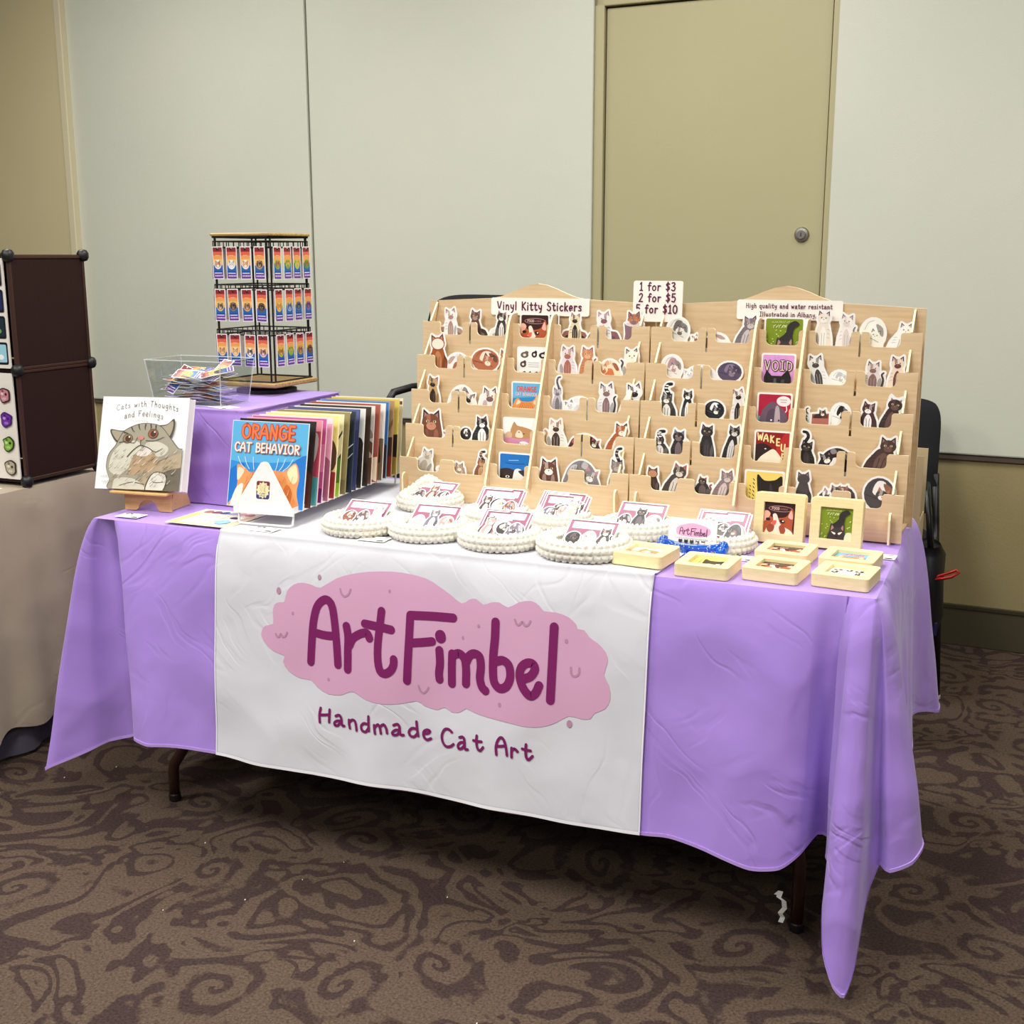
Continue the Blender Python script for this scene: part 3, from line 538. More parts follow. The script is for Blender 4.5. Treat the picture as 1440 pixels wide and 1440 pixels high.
# carpet
def carpet_mat():
    m = bpy.data.materials.new('damask_carpet'); m.use_nodes = True; nt = m.node_tree; b = nt.nodes['Principled BSDF']; L = nt.links.new
    b.inputs['Roughness'].default_value = 0.95; b.inputs['Specular IOR Level'].default_value = 0.15
    def N(t, **k):
        n = nt.nodes.new(t)
        for a, v in k.items(): setattr(n, a, v)
        return n
    def math_(op, a, bb=None, c=None):
        n = N('ShaderNodeMath', operation=op)
        for i, v in enumerate((a, bb, c)):
            if v is None: continue
            if isinstance(v, (int, float)): n.inputs[i].default_value = v
            else: L(v, n.inputs[i])
        return n.outputs[0]
    tc = N('ShaderNodeTexCoord')
    # warp field
    nz = N('ShaderNodeTexNoise'); nz.inputs['Scale'].default_value = 2.6; nz.inputs['Detail'].default_value = 1.0; nz.inputs['Roughness'].default_value = .4
    L(tc.outputs['Object'], nz.inputs['Vector'])
    # scrolls: spiral around voronoi cell centres
    vo = N('ShaderNodeTexVoronoi', voronoi_dimensions='2D'); vo.inputs['Scale'].default_value = 2.6; vo.inputs['Randomness'].default_value = .85
    wv = N('ShaderNodeVectorMath', operation='MULTIPLY_ADD'); L(nz.outputs['Color'], wv.inputs[0]); wv.inputs[1].default_value = (.22, .22, 0); L(tc.outputs['Object'], wv.inputs[2])
    L(wv.outputs[0], vo.inputs['Vector'])
    sub = N('ShaderNodeVectorMath', operation='SUBTRACT'); L(wv.outputs[0], sub.inputs[0])
    sc = N('ShaderNodeVectorMath', operation='SCALE'); L(vo.outputs['Position'], sc.inputs[0]); sc.inputs['Scale'].default_value = 1.0
    L(sc.outputs[0], sub.inputs[1])
    sx = N('ShaderNodeSeparateXYZ'); L(sub.outputs[0], sx.inputs[0])
    ang = math_('ARCTAN2', sx.outputs[1], sx.outputs[0])
    ln = N('ShaderNodeVectorMath', operation='LENGTH'); L(sub.outputs[0], ln.inputs[0])
    sgn = math_('SIGN', math_('SUBTRACT', N('ShaderNodeSeparateColor').outputs[0], .5))
    sepc = [n for n in nt.nodes if n.bl_idname == 'ShaderNodeSeparateColor'][0]; L(vo.outputs['Color'], sepc.inputs[0])
    ph = math_('ADD', math_('MULTIPLY', math_('POWER', ln.outputs['Value'], .62), 58), math_('MULTIPLY', ang, sgn))
    spir = math_('SINE', ph)
    # leafy bands
    n2 = N('ShaderNodeTexNoise'); n2.inputs['Scale'].default_value = 3.8; n2.inputs['Detail'].default_value = 1.8; n2.inputs['Distortion'].default_value = 1.6
    L(tc.outputs['Object'], n2.inputs['Vector'])
    band = math_('SINE', math_('MULTIPLY', n2.outputs['Fac'], 38))
    # mix spirals near centres, leaves elsewhere
    near = math_('SUBTRACT', 1.0, math_('SMOOTH_MIN', math_('MULTIPLY', ln.outputs['Value'], 5.2), 1.0, .1))
    mixv = math_('ADD', math_('MULTIPLY', spir, near), math_('MULTIPLY', band, math_('SUBTRACT', 1.0, near)))
    n4 = N('ShaderNodeTexNoise'); n4.inputs['Scale'].default_value = 55; n4.inputs['Detail'].default_value = 2
    L(tc.outputs['Object'], n4.inputs['Vector'])
    mixv = math_('ADD', mixv, math_('MULTIPLY', math_('SUBTRACT', n4.outputs['Fac'], .5), 1.1))
    ramp = N('ShaderNodeValToRGB'); L(math_('ADD', math_('MULTIPLY', mixv, .5), .5), ramp.inputs[0])
    e = ramp.color_ramp.elements; e[0].position = .28; e[1].position = .50
    e[0].color = rgb('40322f'); e[1].color = rgb('594a3e')
    # yarn grain
    n3 = N('ShaderNodeTexNoise'); n3.inputs['Scale'].default_value = 170; n3.inputs['Detail'].default_value = 5; n3.inputs['Roughness'].default_value = .75
    L(tc.outputs['Object'], n3.inputs['Vector'])
    mr = N('ShaderNodeMapRange'); L(n3.outputs['Fac'], mr.inputs[0]); mr.inputs[1].default_value = .3; mr.inputs[2].default_value = .7; mr.inputs[3].default_value = .35; mr.inputs[4].default_value = 1.6
    mul = N('ShaderNodeVectorMath', operation='SCALE'); L(ramp.outputs[0], mul.inputs[0]); L(mr.outputs[0], mul.inputs['Scale'])
    L(mul.outputs[0], b.inputs['Base Color'])
    bp = N('ShaderNodeBump'); bp.inputs['Strength'].default_value = .6; bp.inputs['Distance'].default_value = .004
    L(math_('ADD', n3.outputs['Fac'], math_('MULTIPLY', ramp.outputs[0], 2)), bp.inputs['Height']); L(bp.outputs[0], b.inputs['Normal'])
    return m
f = MB().box(-6, 7, -6.5, 4.0, -0.05, 0).build('floor', carpet_mat()); tag(f, kind='structure')
cl = MB().box(-6, 7, -6.5, 4.0, 3.1, 3.2).build('ceiling', mat('ceiling_tile_white', 'dcd8cc', rough=.9, noise=.04, scale=3)); tag(cl, kind='structure')

TANW = mat('tan_painted_wall', '9a8c62', rough=.75, noise=.05, scale=2.5, bump=.15, bscale=120)
PANEL = mat('grey_cream_fabric_panel', 'cdcebe', rough=.85, noise=.035, scale=1.5, bump=.2, bscale=350, c2='c6c8ba')
TRIM = mat('dark_bronze_trim', '4e4238', rough=.5)
OLIVE = mat('olive_rubber_base', '4c4630', rough=.6, noise=.08, scale=4)
DOORM = mat('khaki_door_paint', 'aca47e', rough=.55, noise=.05, scale=1.2, bump=.08, bscale=200)
FRAMEM = mat('khaki_frame_paint', 'aaa27c', rough=.5)
def wq(x0, x1, d0, d1, z0, z1, m, name, parent=None, kind='structure', bev=0.0):
    """box following the rear wall; d = distance in front of the wall line"""
    b = MB(); vs = []
    for z in (z0, z1):
        for d in (d0, d1):
            for x in (x0, x1): vs.append((x, wy(x)-d, z))
    b.add(vs, [(0, 2, 3, 1), (4, 5, 7, 6), (0, 1, 5, 4), (2, 6, 7, 3), (0, 4, 6, 2), (1, 3, 7, 5)])
    o = b.build(name, m, parent)
    if bev:
        md = o.modifiers.new('b', 'BEVEL'); md.width = bev; md.segments = 2
    if parent is None: tag(o, kind=kind)
    return o
WB = wq(-5.5, 6.5, -.25, -.035, 0, 3.1, TANW, 'wall_back')
# tan lower wainscot strip in front of the core (left and right of the door)
wq(-2.112, 0.475, -.035, 0, 0, .676, TANW, 'wainscot', WB)
wq(1.372, 6.5, -.035, 0, 0, .676, TANW, 'wainscot', WB)
for i, (a, b_) in enumerate(((-2.114, -.806), (-.796, .478), (1.372, 3.9), (3.91, 6.5))):
    wq(a, b_, -.03, .018, .690, 3.1, PANEL, 'wall_panel', WB, bev=.006)
for a, b_ in ((-2.108, .478), (1.372, 6.5)):
    t = wq(a, b_, -.03, .012, .672, .688, TRIM, 'trim_1' if a < 0 else 'trim_2')
wq(-.804, -.798, -.03, .004, .69, 3.1, mat('seam_grey', '9a9a8e', rough=.7), 'panel_seam', WB)
t = wq(1.372, 6.5, -.01, .014, 0, .138, OLIVE, 'baseboard_right', bev=.003)
wq(1.372, 6.5, -.01, .018, .138, .150, mat('base_cap_olive', '3e3a28', rough=.4), 'base_cap', t)
t = wq(-2.10, .478, -.01, .014, 0, .138, OLIVE, 'baseboard_left', bev=.003)
# left tan section proud of the panels
wl = wq(-5.5, -2.112, -.03, .045, 0, 3.1, mat('tan_wall_left', 'cabd94', rough=.75, noise=.05, scale=2), 'wall_left', bev=.006)
wq(-2.150, -2.1115, -.03, .052, 0, 3.1, mat('cream_edge_trim', 'd2c8a8', rough=.6), 'edge_trim', wl, bev=.004)
# door with frame, recessed slightly
dr = wq(.520, 1.348, -.06, -.012, .01, 2.262, DOORM, 'door_1', bev=.003)
# (leaf top edge drops out of level in the picture only by perspective)
wq(.478, .516, -.06, .006, 0, 2.31, FRAMEM, 'door_jamb', dr, bev=.004)
wq(1.352, 1.376, -.06, .006, 0, 2.31, FRAMEM, 'door_jamb', dr, bev=.004)
wq(.478, 1.376, -.06, .006, 2.268, 2.31, FRAMEM, 'door_head', dr, bev=.004)
dark = mat('door_gap_shadow', '2c281c', rough=.9)
wq(.516, .520, -.06, -.02, 0, 2.266, dark, 'door_gap', dr); wq(1.348, 1.352, -.06, -.02, 0, 2.266, dark, 'door_gap', dr)
wq(.478, 1.376, -.03, .018, 2.31, 3.1, PANEL, 'wall_panel', WB, bev=.006)
lk = MB(); 
lk.lathe([(0.0265, 0), (.0265, .004), (.023, .010), (.015, .011), (.015, .016), (.0148, .017)], 28)
lko = lk.build('deadbolt_plate', mat('brushed_nickel', '8e8c84', rough=.35, metal=.9), dr)
lko.rotation_euler = (pi/2, 0, WANG); lko.location = (1.276, wy(1.276)+.012, 1.441); autosmooth(lko)
ks = MB().box(-.0015, .0015, -.006, .006, .0165, .0185).build('key_slot', BLACKP, lko)

# ================================================================ FOLDING TABLE
tb = empty('folding_table', (0.915, .38, 0)); tag(tb, 'brown folding table mostly hidden under the lilac cloth', 'table')
BROWN = mat('brown_enamel_tube', '3a2018', rough=.3, metal=.1)
MB().box(-.885, .885, -.345, .345, T-.03, T-.004, bev=.008).build('tabletop', mat('laminate_brown', '6a5038', rough=.5), tb)
def leg_curve(sx, sy):
    x = sx*.79; y = sy*.30
    return [(sx*.60, y*1.0, T-.04), (sx*.64, y, .45), (sx*.70, y, .25), (sx*.735, y, .185), (sx*.752, y, .150), (sx*.770, y, .122), (sx*.785, y, .102), (x, y, .080), (x, y, .012)] if sx < 0 else [(.70, y, T-.04), (.73, y, .4), (.76, y, .25), (.785, y, .18), (x, y, .15), (x, y, .012)]
for sx in (-1, 1):
    for sy in (-1, 1):
        lg = MB().tube(leg_curve(sx, sy), .0135, 12).build('leg', BROWN, tb, smooth=True)
        MB().lathe([(.013, 0), (.0155, .003), (.0155, .018), (.014, .021)], 14, (sx*.79, sy*.30, 0)).build('foot_cap', BLACKP, lg, smooth=False)
    MB().tube([(sx*.69, -.30, .30), (sx*.69, .30, .30)], .009, 8).build('cross_bar', BROWN, tb, smooth=True)
tg = MB(); tg.v = []; 
zz = [(0, .085, .0), (.010, .095, .004), (.006, .078, .002), (.020, .072, 0), (.022, .05, .003), (.012, .036, 0), (.018, .022, .005), (.014, .010, 0)]
pt = []; q = []
for i, (a, z, yy) in enumerate(zz): pt += [(a-.006, yy, z), (a+.006, yy+.002, z-.002)]
tg.add(pt, [(2*i, 2*i+1, 2*i+3, 2*i+2) for i in range(len(zz)-1)])
tgo = tg.build('leg_tag', PAPER, tb); tgo.location = (.79-.042, -.315, .012); tgo.scale = (.8, 1, .8)
md = tgo.modifiers.new('s', 'SOLIDIFY'); md.thickness = .0006

# ================================================================ LILAC TABLECLOTH
# knots: P (table edge), Q (plan of hem), zb (hem height)
KN = [
 ((.9, .76), (.9, .81), .25), ((.3, .76), (.3, .80), .25), ((.05, .76), (.02, .80), .24),
 ((0, .76), (-.10, .82), .12), ((0, .75), (-.11, .74), .16), ((0, .70), (-.04, .70), .25),
 ((0, .50), (-.07, .50), .24), ((0, .30), (-.04, .28), .25), ((0, .14), (-.06, .13), .24), ((0, .06), (-.09, .06), .20),
 ((0, .015), (-.105, -.020), .14), ((0, .0), (-.128, -.062), .100), ((.004, 0), (-.105, -.062), .112), ((.01, 0), (-.02, -.010), .150), ((.02, 0), (.05, .040), .19), ((.035, 0), (.095, .105), .228), ((.050, 0), (.135, .125), .25),
 ((.065, 0), (.150, .040), .252), ((.075, 0), (.141, -.030), .244), ((.09, 0), (.148, -.066), .232), ((.14, 0), (.19, -.074), .226), ((.20, 0), (.23, -.062), .226),
 ((.30, 0), (.31, -.054), .226), ((.38, 0), (.385, -.050), .224), ((.6, 0), (.6, -.048), .221), ((.9, 0), (.9, -.048), .220), ((1.2, 0), (1.2, -.048), .221), ((1.40, 0), (1.405, -.050), .224), ((1.46, 0), (1.465, -.054), .228),
 ((1.54, 0), (1.55, -.062), .222), ((1.62, 0), (1.635, -.070), .207), ((1.68, 0), (1.690, -.060), .214), ((1.72, 0), (1.722, -.030), .235), ((1.75, 0), (1.744, .050), .246), ((1.772, 0), (1.768, .055), .235),
 ((1.79, 0), (1.783, -.030), .215), ((1.797, 0), (1.780, -.085), .165), ((1.803, 0), (1.790, -.125), .095), ((1.812, 0), (1.812, -.145), .045), ((1.819, .0), (1.832, -.142), .028), ((1.825, 0), (1.843, -.115), .075), ((1.828, 0), (1.846, -.06), .16), ((1.829, .001), (1.846, -.01), .215), ((1.83, .003), (1.853, -.012), .235), ((1.83, .008), (1.875, -.035), .235),
 ((1.83, .02), (1.910, -.020), .250), ((1.83, .04), (1.925, .02), .268), ((1.83, .07), (1.915, .06), .28), ((1.83, .12), (1.878, .13), .28), ((1.83, .20), (1.865, .20), .27), ((1.83, .34), (1.875, .34), .26), ((1.83, .48), (1.862, .48), .27), ((1.83, .58), (1.85, .60), .285), ((1.83, .66), (1.862, .69), .28),
 ((1.83, .72), (1.885, .745), .268), ((1.83, .75), (1.905, .785), .255), ((1.83, .76), (1.90, .82), .262), ((1.80, .76), (1.84, .82), .27), ((1.6, .76), (1.6, .80), .25), ((.9, .76), (.9, .81), .25)]
def g_(h): return h**.85
def wr(a, h):
    """gentle vertical swags + soft dents, grows with depth"""
    return (0.0045*sin(a*11+1.2)+0.0030*sin(a*23+.4+2*h)+0.0018*sin(a*41+5*h+2))*h**.8 + .0016*sin(a*17+h*13)*h
def edge_round(h): return .016*(1-exp(-h/.035))
def resample(K, step):
    out = []
    for i in range(len(K)-1):
        a, b, c, d = K[max(i-1, 0)], K[i], K[i+1], K[min(i+2, len(K)-1)]
        l = max(hypot(c[0][0]-b[0][0], c[0][1]-b[0][1]), hypot(c[1][0]-b[1][0], c[1][1]-b[1][1]), .01); n = max(3, int(l/step))
        def h(p, q, r, s, t): 
            # monotone-ish cubic (half tension) 
            m0 = (r-p)*.35; m1 = (s-q)*.35; t2 = t*t; t3 = t2*t
            return (2*t3-3*t2+1)*q+(t3-2*t2+t)*m0+(-2*t3+3*t2)*r+(t3-t2)*m1
        for k in range(n):
            t = k/n
            out.append(((b[0][0]+(c[0][0]-b[0][0])*t, b[0][1]+(c[0][1]-b[0][1])*t), (h(a[1][0], b[1][0], c[1][0], d[1][0], t), h(a[1][1], b[1][1], c[1][1], d[1][1], t)), h(a[2], b[2], c[2], d[2], t)))
    return out
COLS = resample(KN, .009)
def skirt_point(c, h, arc):
    P, Q, zb = c; g = g_(h)
    x = P[0]+(Q[0]-P[0])*g; y = P[1]+(Q[1]-P[1])*g; z = T+.003-(T+.003-zb)*h
    dx, dy = Q[0]-P[0], Q[1]-P[1]; l = hypot(dx, dy) or 1
    nx, ny = dx/l, dy/l
    # outward direction of the table side
    if P[1] <= 0.001 and 0.06 < P[0] < 1.78: nx, ny = 0, -1
    e = edge_round(h*.52)
    w = wr(arc, h)
    return (x+nx*(e+w), y+ny*(e+w), z)
NR = 44
vs = []; fs = []; arc = 0; NC = len(COLS); prev = None
hs = [ (i/NR)**1.25 for i in range(NR+1)]
for c in COLS:
    if c[0][1] <= .001: arc = c[0][0]
    else: arc = c[0][0]*1.3+c[0][1]*2.1
    for h in hs: vs.append(skirt_point(c, h, arc))
for j in range(NC-1):
    for i in range(NR): a = j*(NR+1)+i; fs.append((a, a+1, a+NR+2, a+NR+1))
j = NC-1
for i in range(NR): a = j*(NR+1)+i; fs.append((a, a+1, i+1, i))
# top
nx_, ny_ = 40, 18; n0 = len(vs)
top = []
for jj in range(ny_+1):
    for ii in range(nx_+1):
        x, y = 1.83*ii/nx_, .76*jj/ny_; ed = 0 if (ii in (0, nx_) or jj in (0, ny_)) else 1
        vs.append((x, y, T+.003-(0 if not ed else -.0006*sin(x*9)*sin(y*11))))
for jj in range(ny_):
    for ii in range(nx_): a = n0+jj*(nx_+1)+ii; fs.append((a, a+1, a+nx_+2, a+nx_+1))
tc_ = obj('tablecloth', vs, fs, PURPLE, smooth=True); tag(tc_, 'lilac tablecloth draped over the folding table with long hanging corners', 'tablecloth')
hem = [Vector(skirt_point(c, 1.0, (c[0][0] if c[0][1] <= .001 else c[0][0]*1.3+c[0][1]*2.1))) for c in COLS]
hm = MB(); n = len(hem)
hv = []; 
for p, c in zip(hem, COLS):
    P, Q, zb = c; d = Vector((Q[0]-P[0], Q[1]-P[1], 0)); d = d.normalized() if d.length > 0 else Vector((0, -1, 0))
    if c[0][1] <= 0.001: d = Vector((0, -1, 0))
    hv += [p+d*.0014+Vector((0, 0, -.001)), p+d*.0014+Vector((0, 0, .006)), p-d*.0014+Vector((0, 0, .006)), p-d*.0014+Vector((0, 0, -.001))]
hf = []
for i in range(n):
    k = (i+1) % n
    for q in range(4): hf.append((i*4+q, k*4+q, k*4+(q+1) % 4, i*4+(q+1) % 4))
hm.add(hv, hf); hm.build('hem', mat('lilac_hem', 'bd9ae6', rough=.7), tc_, smooth=False)

# ================================================================ BANNER
BX0, BX1, BZ = .374, 1.408, .226
def front_y(x, z, off=0.0):
    h = min(max((T+.003-z)/(T+.003-.222), 0), 1)
    # interpolate Q.y of the purple cloth at x
    qy = -.049
    k = .0030*sin(x*13+z*4)*h+.0012*sin(x*27-z*9+1)*h
    return -(edge_round(h*.52)+wr(x, h))+qy*g_(h)-.007-abs(k)-off
bv = []; bf = []; nxb = 150
zs = [T+.010, T+.008, T+.003, T-.006]+[T-.015-(T-.015-BZ)*i/60 for i in range(61)]
ysb = [.72, .60, .45, .3, .15, .05, .015]
rows = len(ysb)+len(zs)
for i in range(nxb+1):
    x = BX0+(BX1-BX0)*i/nxb; xf = x
    for y in ysb: bv.append((x+.035*y/.76, y, T+.0075+.0006*sin(x*21+y*17)))
    for m_, z in enumerate(zs):
        yy = {0: .0, 1: -.010, 2: -.0185, 3: None}.get(m_)
        fy = front_y(x, z)
        if yy is not None: fy = max(yy, fy) if m_ < 2 else fy
        flare = .006*((z-BZ)/.5)
        bv.append((x, fy if m_ else -.002, z-(.004*abs(sin(x*14)))*(0 if z > BZ+.02 else 1)*0))
for i in range(nxb):
    for k in range(rows-1): a = i*rows+k; bf.append((a, a+1, a+rows+1, a+rows))
bn = obj('banner_cloth', bv, bf, BANNERW, smooth=True); tag(bn, 'white cloth runner with pink cloud logo hanging over the table front', 'banner')
md = bn.modifiers.new('s', 'SOLIDIFY'); md.thickness = .0012; md.offset = -1
hb = MB()
for (xa, xb) in ((BX0, BX0+.003), (BX1-.003, BX1)):
    vv = []
    for z in zs[5:]:
        vv += [(xa, front_y(xa, z, .0012), z), (xb, front_y(xb, z, .0012), z)]
    hb.add(vv, [(2*i, 2*i+2, 2*i+3, 2*i+1) for i in range(len(vv)//2-1)])
vv = []
for i in range(121):
    x = BX0+(BX1-BX0)*i/120; vv += [(x, front_y(x, BZ, .0014), BZ-.001), (x, front_y(x, BZ+.006, .0014), BZ+.006)]
hb.add(vv, [(2*i, 2*i+2, 2*i+3, 2*i+1) for i in range(120)])
hb.build('hem', mat('white_hem', 'f6f4f8', rough=.7), bn)
def on_banner(faces, name, m, off, sub=.018):
    """printed shape draped on the banner front"""
    bm = bmesh.new()
    for p in faces:
        if len(p) < 3: continue
        A = sum(p[i-1][0]*p[i][1]-p[i][0]*p[i-1][1] for i in range(len(p)))
        if A < 0: p = p[::-1]
        bm.faces.new([bm.verts.new((x, 0, z)) for x, z in p])
    bmesh.ops.triangulate(bm, faces=bm.faces)
    for _ in range(7):
        es = [e for e in bm.edges if e.calc_length() > sub]
        if not es: break
        bmesh.ops.subdivide_edges(bm, edges=es, cuts=1); bmesh.ops.triangulate(bm, faces=[f for f in bm.faces if len(f.verts) > 3])
    for v in bm.verts: v.co.y = front_y(v.co.x, v.co.z, off)
    bmesh.ops.recalc_face_normals(bm, faces=bm.faces)
    me = bpy.data.meshes.new(name); bm.to_mesh(me); bm.free(); me.materials.append(m)
    for p in me.polygons: p.use_smooth = True
    o = bpy.data.objects.new(name, me); COL.objects.link(o); o.parent = bn; return o
PINKB = mat('banner_pink_print', 'd9a6c6', rough=.8, noise=.04, scale=6)
PLUM = mat('banner_plum_print', '7c0a5e', rough=.75)
PINKD = mat('banner_dusty_print', 'b98aa6', rough=.8)
from mathutils.geometry import delaunay_2d_cdt
bl_ = cr(BLOB, True, 2); gp = [Vector(p) for p in bl_]
xs_ = [p[0] for p in bl_]; zs_ = [p[1] for p in bl_]; g0 = .016
for i in range(int((max(xs_)-min(xs_))/g0)+1):
    for j in range(int((max(zs_)-min(zs_))/g0)+1):
        p = (min(xs_)+g0*i, min(zs_)+g0*j)
        if inpoly(p, bl_) and min(hypot(p[0]-q[0], p[1]-q[1]) for q in bl_) > .006: gp.append(Vector(p))
cdv, _, cdf, *_r = delaunay_2d_cdt(gp, [], [list(range(len(bl_)))], 1, 1e-5)
cf_ = []
for f in cdf:
    A_ = sum(cdv[f[i-1]][0]*cdv[f[i]][1]-cdv[f[i]][0]*cdv[f[i-1]][1] for i in range(len(f))); cf_.append(tuple(f) if A_ > 0 else tuple(reversed(f)))
obj('cloud_print', [(v[0], front_y(v[0], v[1], .0010), v[1]) for v in cdv], cf_, PINKB, bn, smooth=True)
for x, z, r in DOTS: on_banner([ell(x, z, r*.75, r, n=12)], 'dot_print', PINKD, .0016)
for s_ in FACES: on_banner(strip(cr(s_), .0045), 'smile_print', PINKD, .0018)
on_banner([q for k, s_ in enumerate(LOGO) for q in strip(cr(s_) if len(s_) > 2 else s_, .0245 if k == 9 else .0188, capn=5)], 'logo_lettering', PLUM, .0024)
for a_, b_ in ((0, 17), (17, 22), (22, 99)): on_banner([q for s_ in SUB[a_:b_] for q in strip(cr(s_) if len(s_) > 2 else s_, .0062)], 'tagline_word', PLUM, .0018)

# ================================================================ STICKER DISPLAY RACKS
RA = Vector((.571, .501, T+.008)); RANG = math.atan2(-.049, 1.259)
SZ = {5: (0, .106), 4: (.034, .189), 3: (.068, .275), 2: (.101, .362), 1: (.135, .447)}   # row: depth, ledge height above the cloth
TILT = radians(2.5)
def rloc(u, s, z): 
    e = Vector((cos(RANG), sin(RANG), 0)); n_ = Vector((-sin(RANG), cos(RANG), 0)); return RA+e*u+n_*s+Vector((0, 0, z))
W = .628
def notch(a, b, d, r=.012):
    out = []
    for i in range(5): t = pi/2*i/4; out.append((a+r*.5*sin(t), -r*.5*(1-cos(t))))
    for i in range(5): t = pi/2*i/4; out.append((a+r*.5+r*(1-cos(t)), -d+r-r*sin(t)))
    m_ = [(2*((a+b)/2)-x, z) for x, z in out][::-1]
    return out+m_
def slot(c, d, w=.0028): return [(c-w, 0), (c-w, -d), (c+w, -d), (c+w, 0)]
def front_poly(row, top, bot):
    P = [(0, bot), (0, 0)]
    d = .033
    P += notch(.046, .124, d)
    if row != 5: P += slot(.1385, .056)
    P += notch(.153, .248, d)
    P += notch(.274, .362, d+.002)
    P += notch(.388, .480, d)
    if row != 5: P += slot(.4945, .056)
    P += notch(.509, .588, d)
    P += [(W, 0), (W, bot)]
    return P
def make_rack():
    root = empty('sticker_display_rack')
    # back panel with an ogee top
    bp = [(0, 0), (0, .499)]
    for i in range(25):
        u = W*i/24; a = abs(u/W-.5)*2
        bp.append((u, .499+.016*(1-a)**1.0+.031*(0.5+.5*cos(pi*min(a/.42, 1)))))
    bp += [(W, .499), (W, 0)]
    MB().prism(bp, .176, .182, 0, ke=1).build('back_panel', [WOOD, WOODE], root)
    for row, (s, z) in SZ.items():
        hgt = z if row == 5 else .15
        P = front_poly(row, 0, -hgt)
        b = MB().prism(P, 0, .0045, 0, ke=1)
        o = b.build('pocket_front', [WOOD, WOODE], root)
        o.location = (0, s, z); o.rotation_euler = (-radians(1.5), 0, 0)
        # pocket floor
        if row != 5: MB().box(.01, W-.01, 0, .026, z-.135, z-.131).build('pocket_floor', WOOD, root).location = (0, s-.018, 0)
    MB().box(.01, W-.01, .006, .175, .004, .009).build('base_board', WOOD, root)
    # end side panels: saw-tooth front edge
    rows = [5, 4, 3, 2, 1]
    for u in (.022, W-.026):
        P = [(-.028, 0), (-.030, .055), (-.026, .066), (-.018, .070), (-.010, .066), (-.006, .05), (.004, .05)]
        for k, r in enumerate(rows):
            s, z = SZ[r]; P.append((s+.006, z-.004))
            P.append((s-.002, z+.002)); sn = SZ[rows[k+1]][0] if k < 4 else s+.038
            P.append((sn-.002, z+.048)); P.append((sn+.007, z+.05))
        P += [(.176, .499), (.176, 0)]
        MB().prism(P, u, u+.0045, 0, ax='x', ke=1).build('side_panel', [WOOD, WOODE], root)
    for u in (.259, .373):
        P = [(-.020, .052), (-.024, .058), (.118, .452), (.130, .468), (.142, .472), (.165, .472), (.160, .01), (.01, .01), (.01, .052)]
        MB().prism(P, u-.0028, u+.0028, 0, ax='x', ke=1).build('divider', [WOOD, WOODE], root)
    return root
def copy_tree(o, parent=None):
    c = o.copy(); COL.objects.link(c); c.parent = parent
    for ch in list(o.children): copy_tree(ch, c)
    return c
rk = make_rack(); rk.location = rloc(0, 0, 0); rk.rotation_euler = (0, 0, RANG)
rk2 = copy_tree(rk); rk2.location = rloc(.632, 0, 0)
tag(rk, 'left birch plywood tiered sticker rack beside the art prints', 'display rack', 'plywood sticker racks')
tag(rk2, 'right birch plywood tiered sticker rack behind the small wooden frames', 'display rack', 'plywood sticker racks')

# ---------------------------------------------------------------- cat painter
def mix(a, b, t):
    A = [int(a[i:i+2], 16) for i in (0, 2, 4)]; B = [int(b[i:i+2], 16) for i in (0, 2, 4)]
    return '%02x%02x%02x' % tuple(int(x+(y-x)*t) for x, y in zip(A, B))
def head(cx, cy, r, b, s, d, rot=0, face=True):
    c_, s_ = cos(rot), sin(rot)
    def R(p): return [(cx+(x*c_-y*s_)*r, cy+(x*s_+y*c_)*r) for x, y in p]
    sil = [R([(-.95, .15), (-.85, 1.25), (-.25, .78)]), R([(.95, .15), (.85, 1.25), (.25, .78)]), R(ell(0, 0, 1.02, .84, n=16))]
    L = [(sil[0], d), (sil[1], d), (sil[2], b), (R([(-.78, .45), (-.74, .98), (-.42, .72)]), mix(b, 'd09a98', .6)), (R([(.78, .45), (.74, .98), (.42, .72)]), mix(b, 'd09a98', .6))]
    if face:
        L += [(R(ell(0, -.36, .55, .38, n=12)), s), (R([(-.55, .75), (-.1, .8), (-.05, .1), (-.45, .0)]), mix(b, s, .55)),
              (R(ell(-.38, .08, .17, .14, n=8)), 'e8dca0'), (R(ell(.38, .08, .17, .14, n=8)), 'e8dca0'),
              (R(ell(-.36, .08, .08, .13, n=6)), '141214'), (R(ell(.36, .08, .08, .13, n=6)), '141214'),
              (R([(-.13, -.14), (.13, -.14), (0, -.3)]), 'b06a70')]
    return sil, L
def stripes(x0, y0, x1, y1, n, c, w, rn):
    L = []
    for i in range(n):
        t = (i+.5)/n; x = x0+(x1-x0)*t; y = y0+(y1-y0)*t
        L.append(('st', [(x-w, y+w*.4), (x, y), (x+w, y+w*.5)], c))
    return L
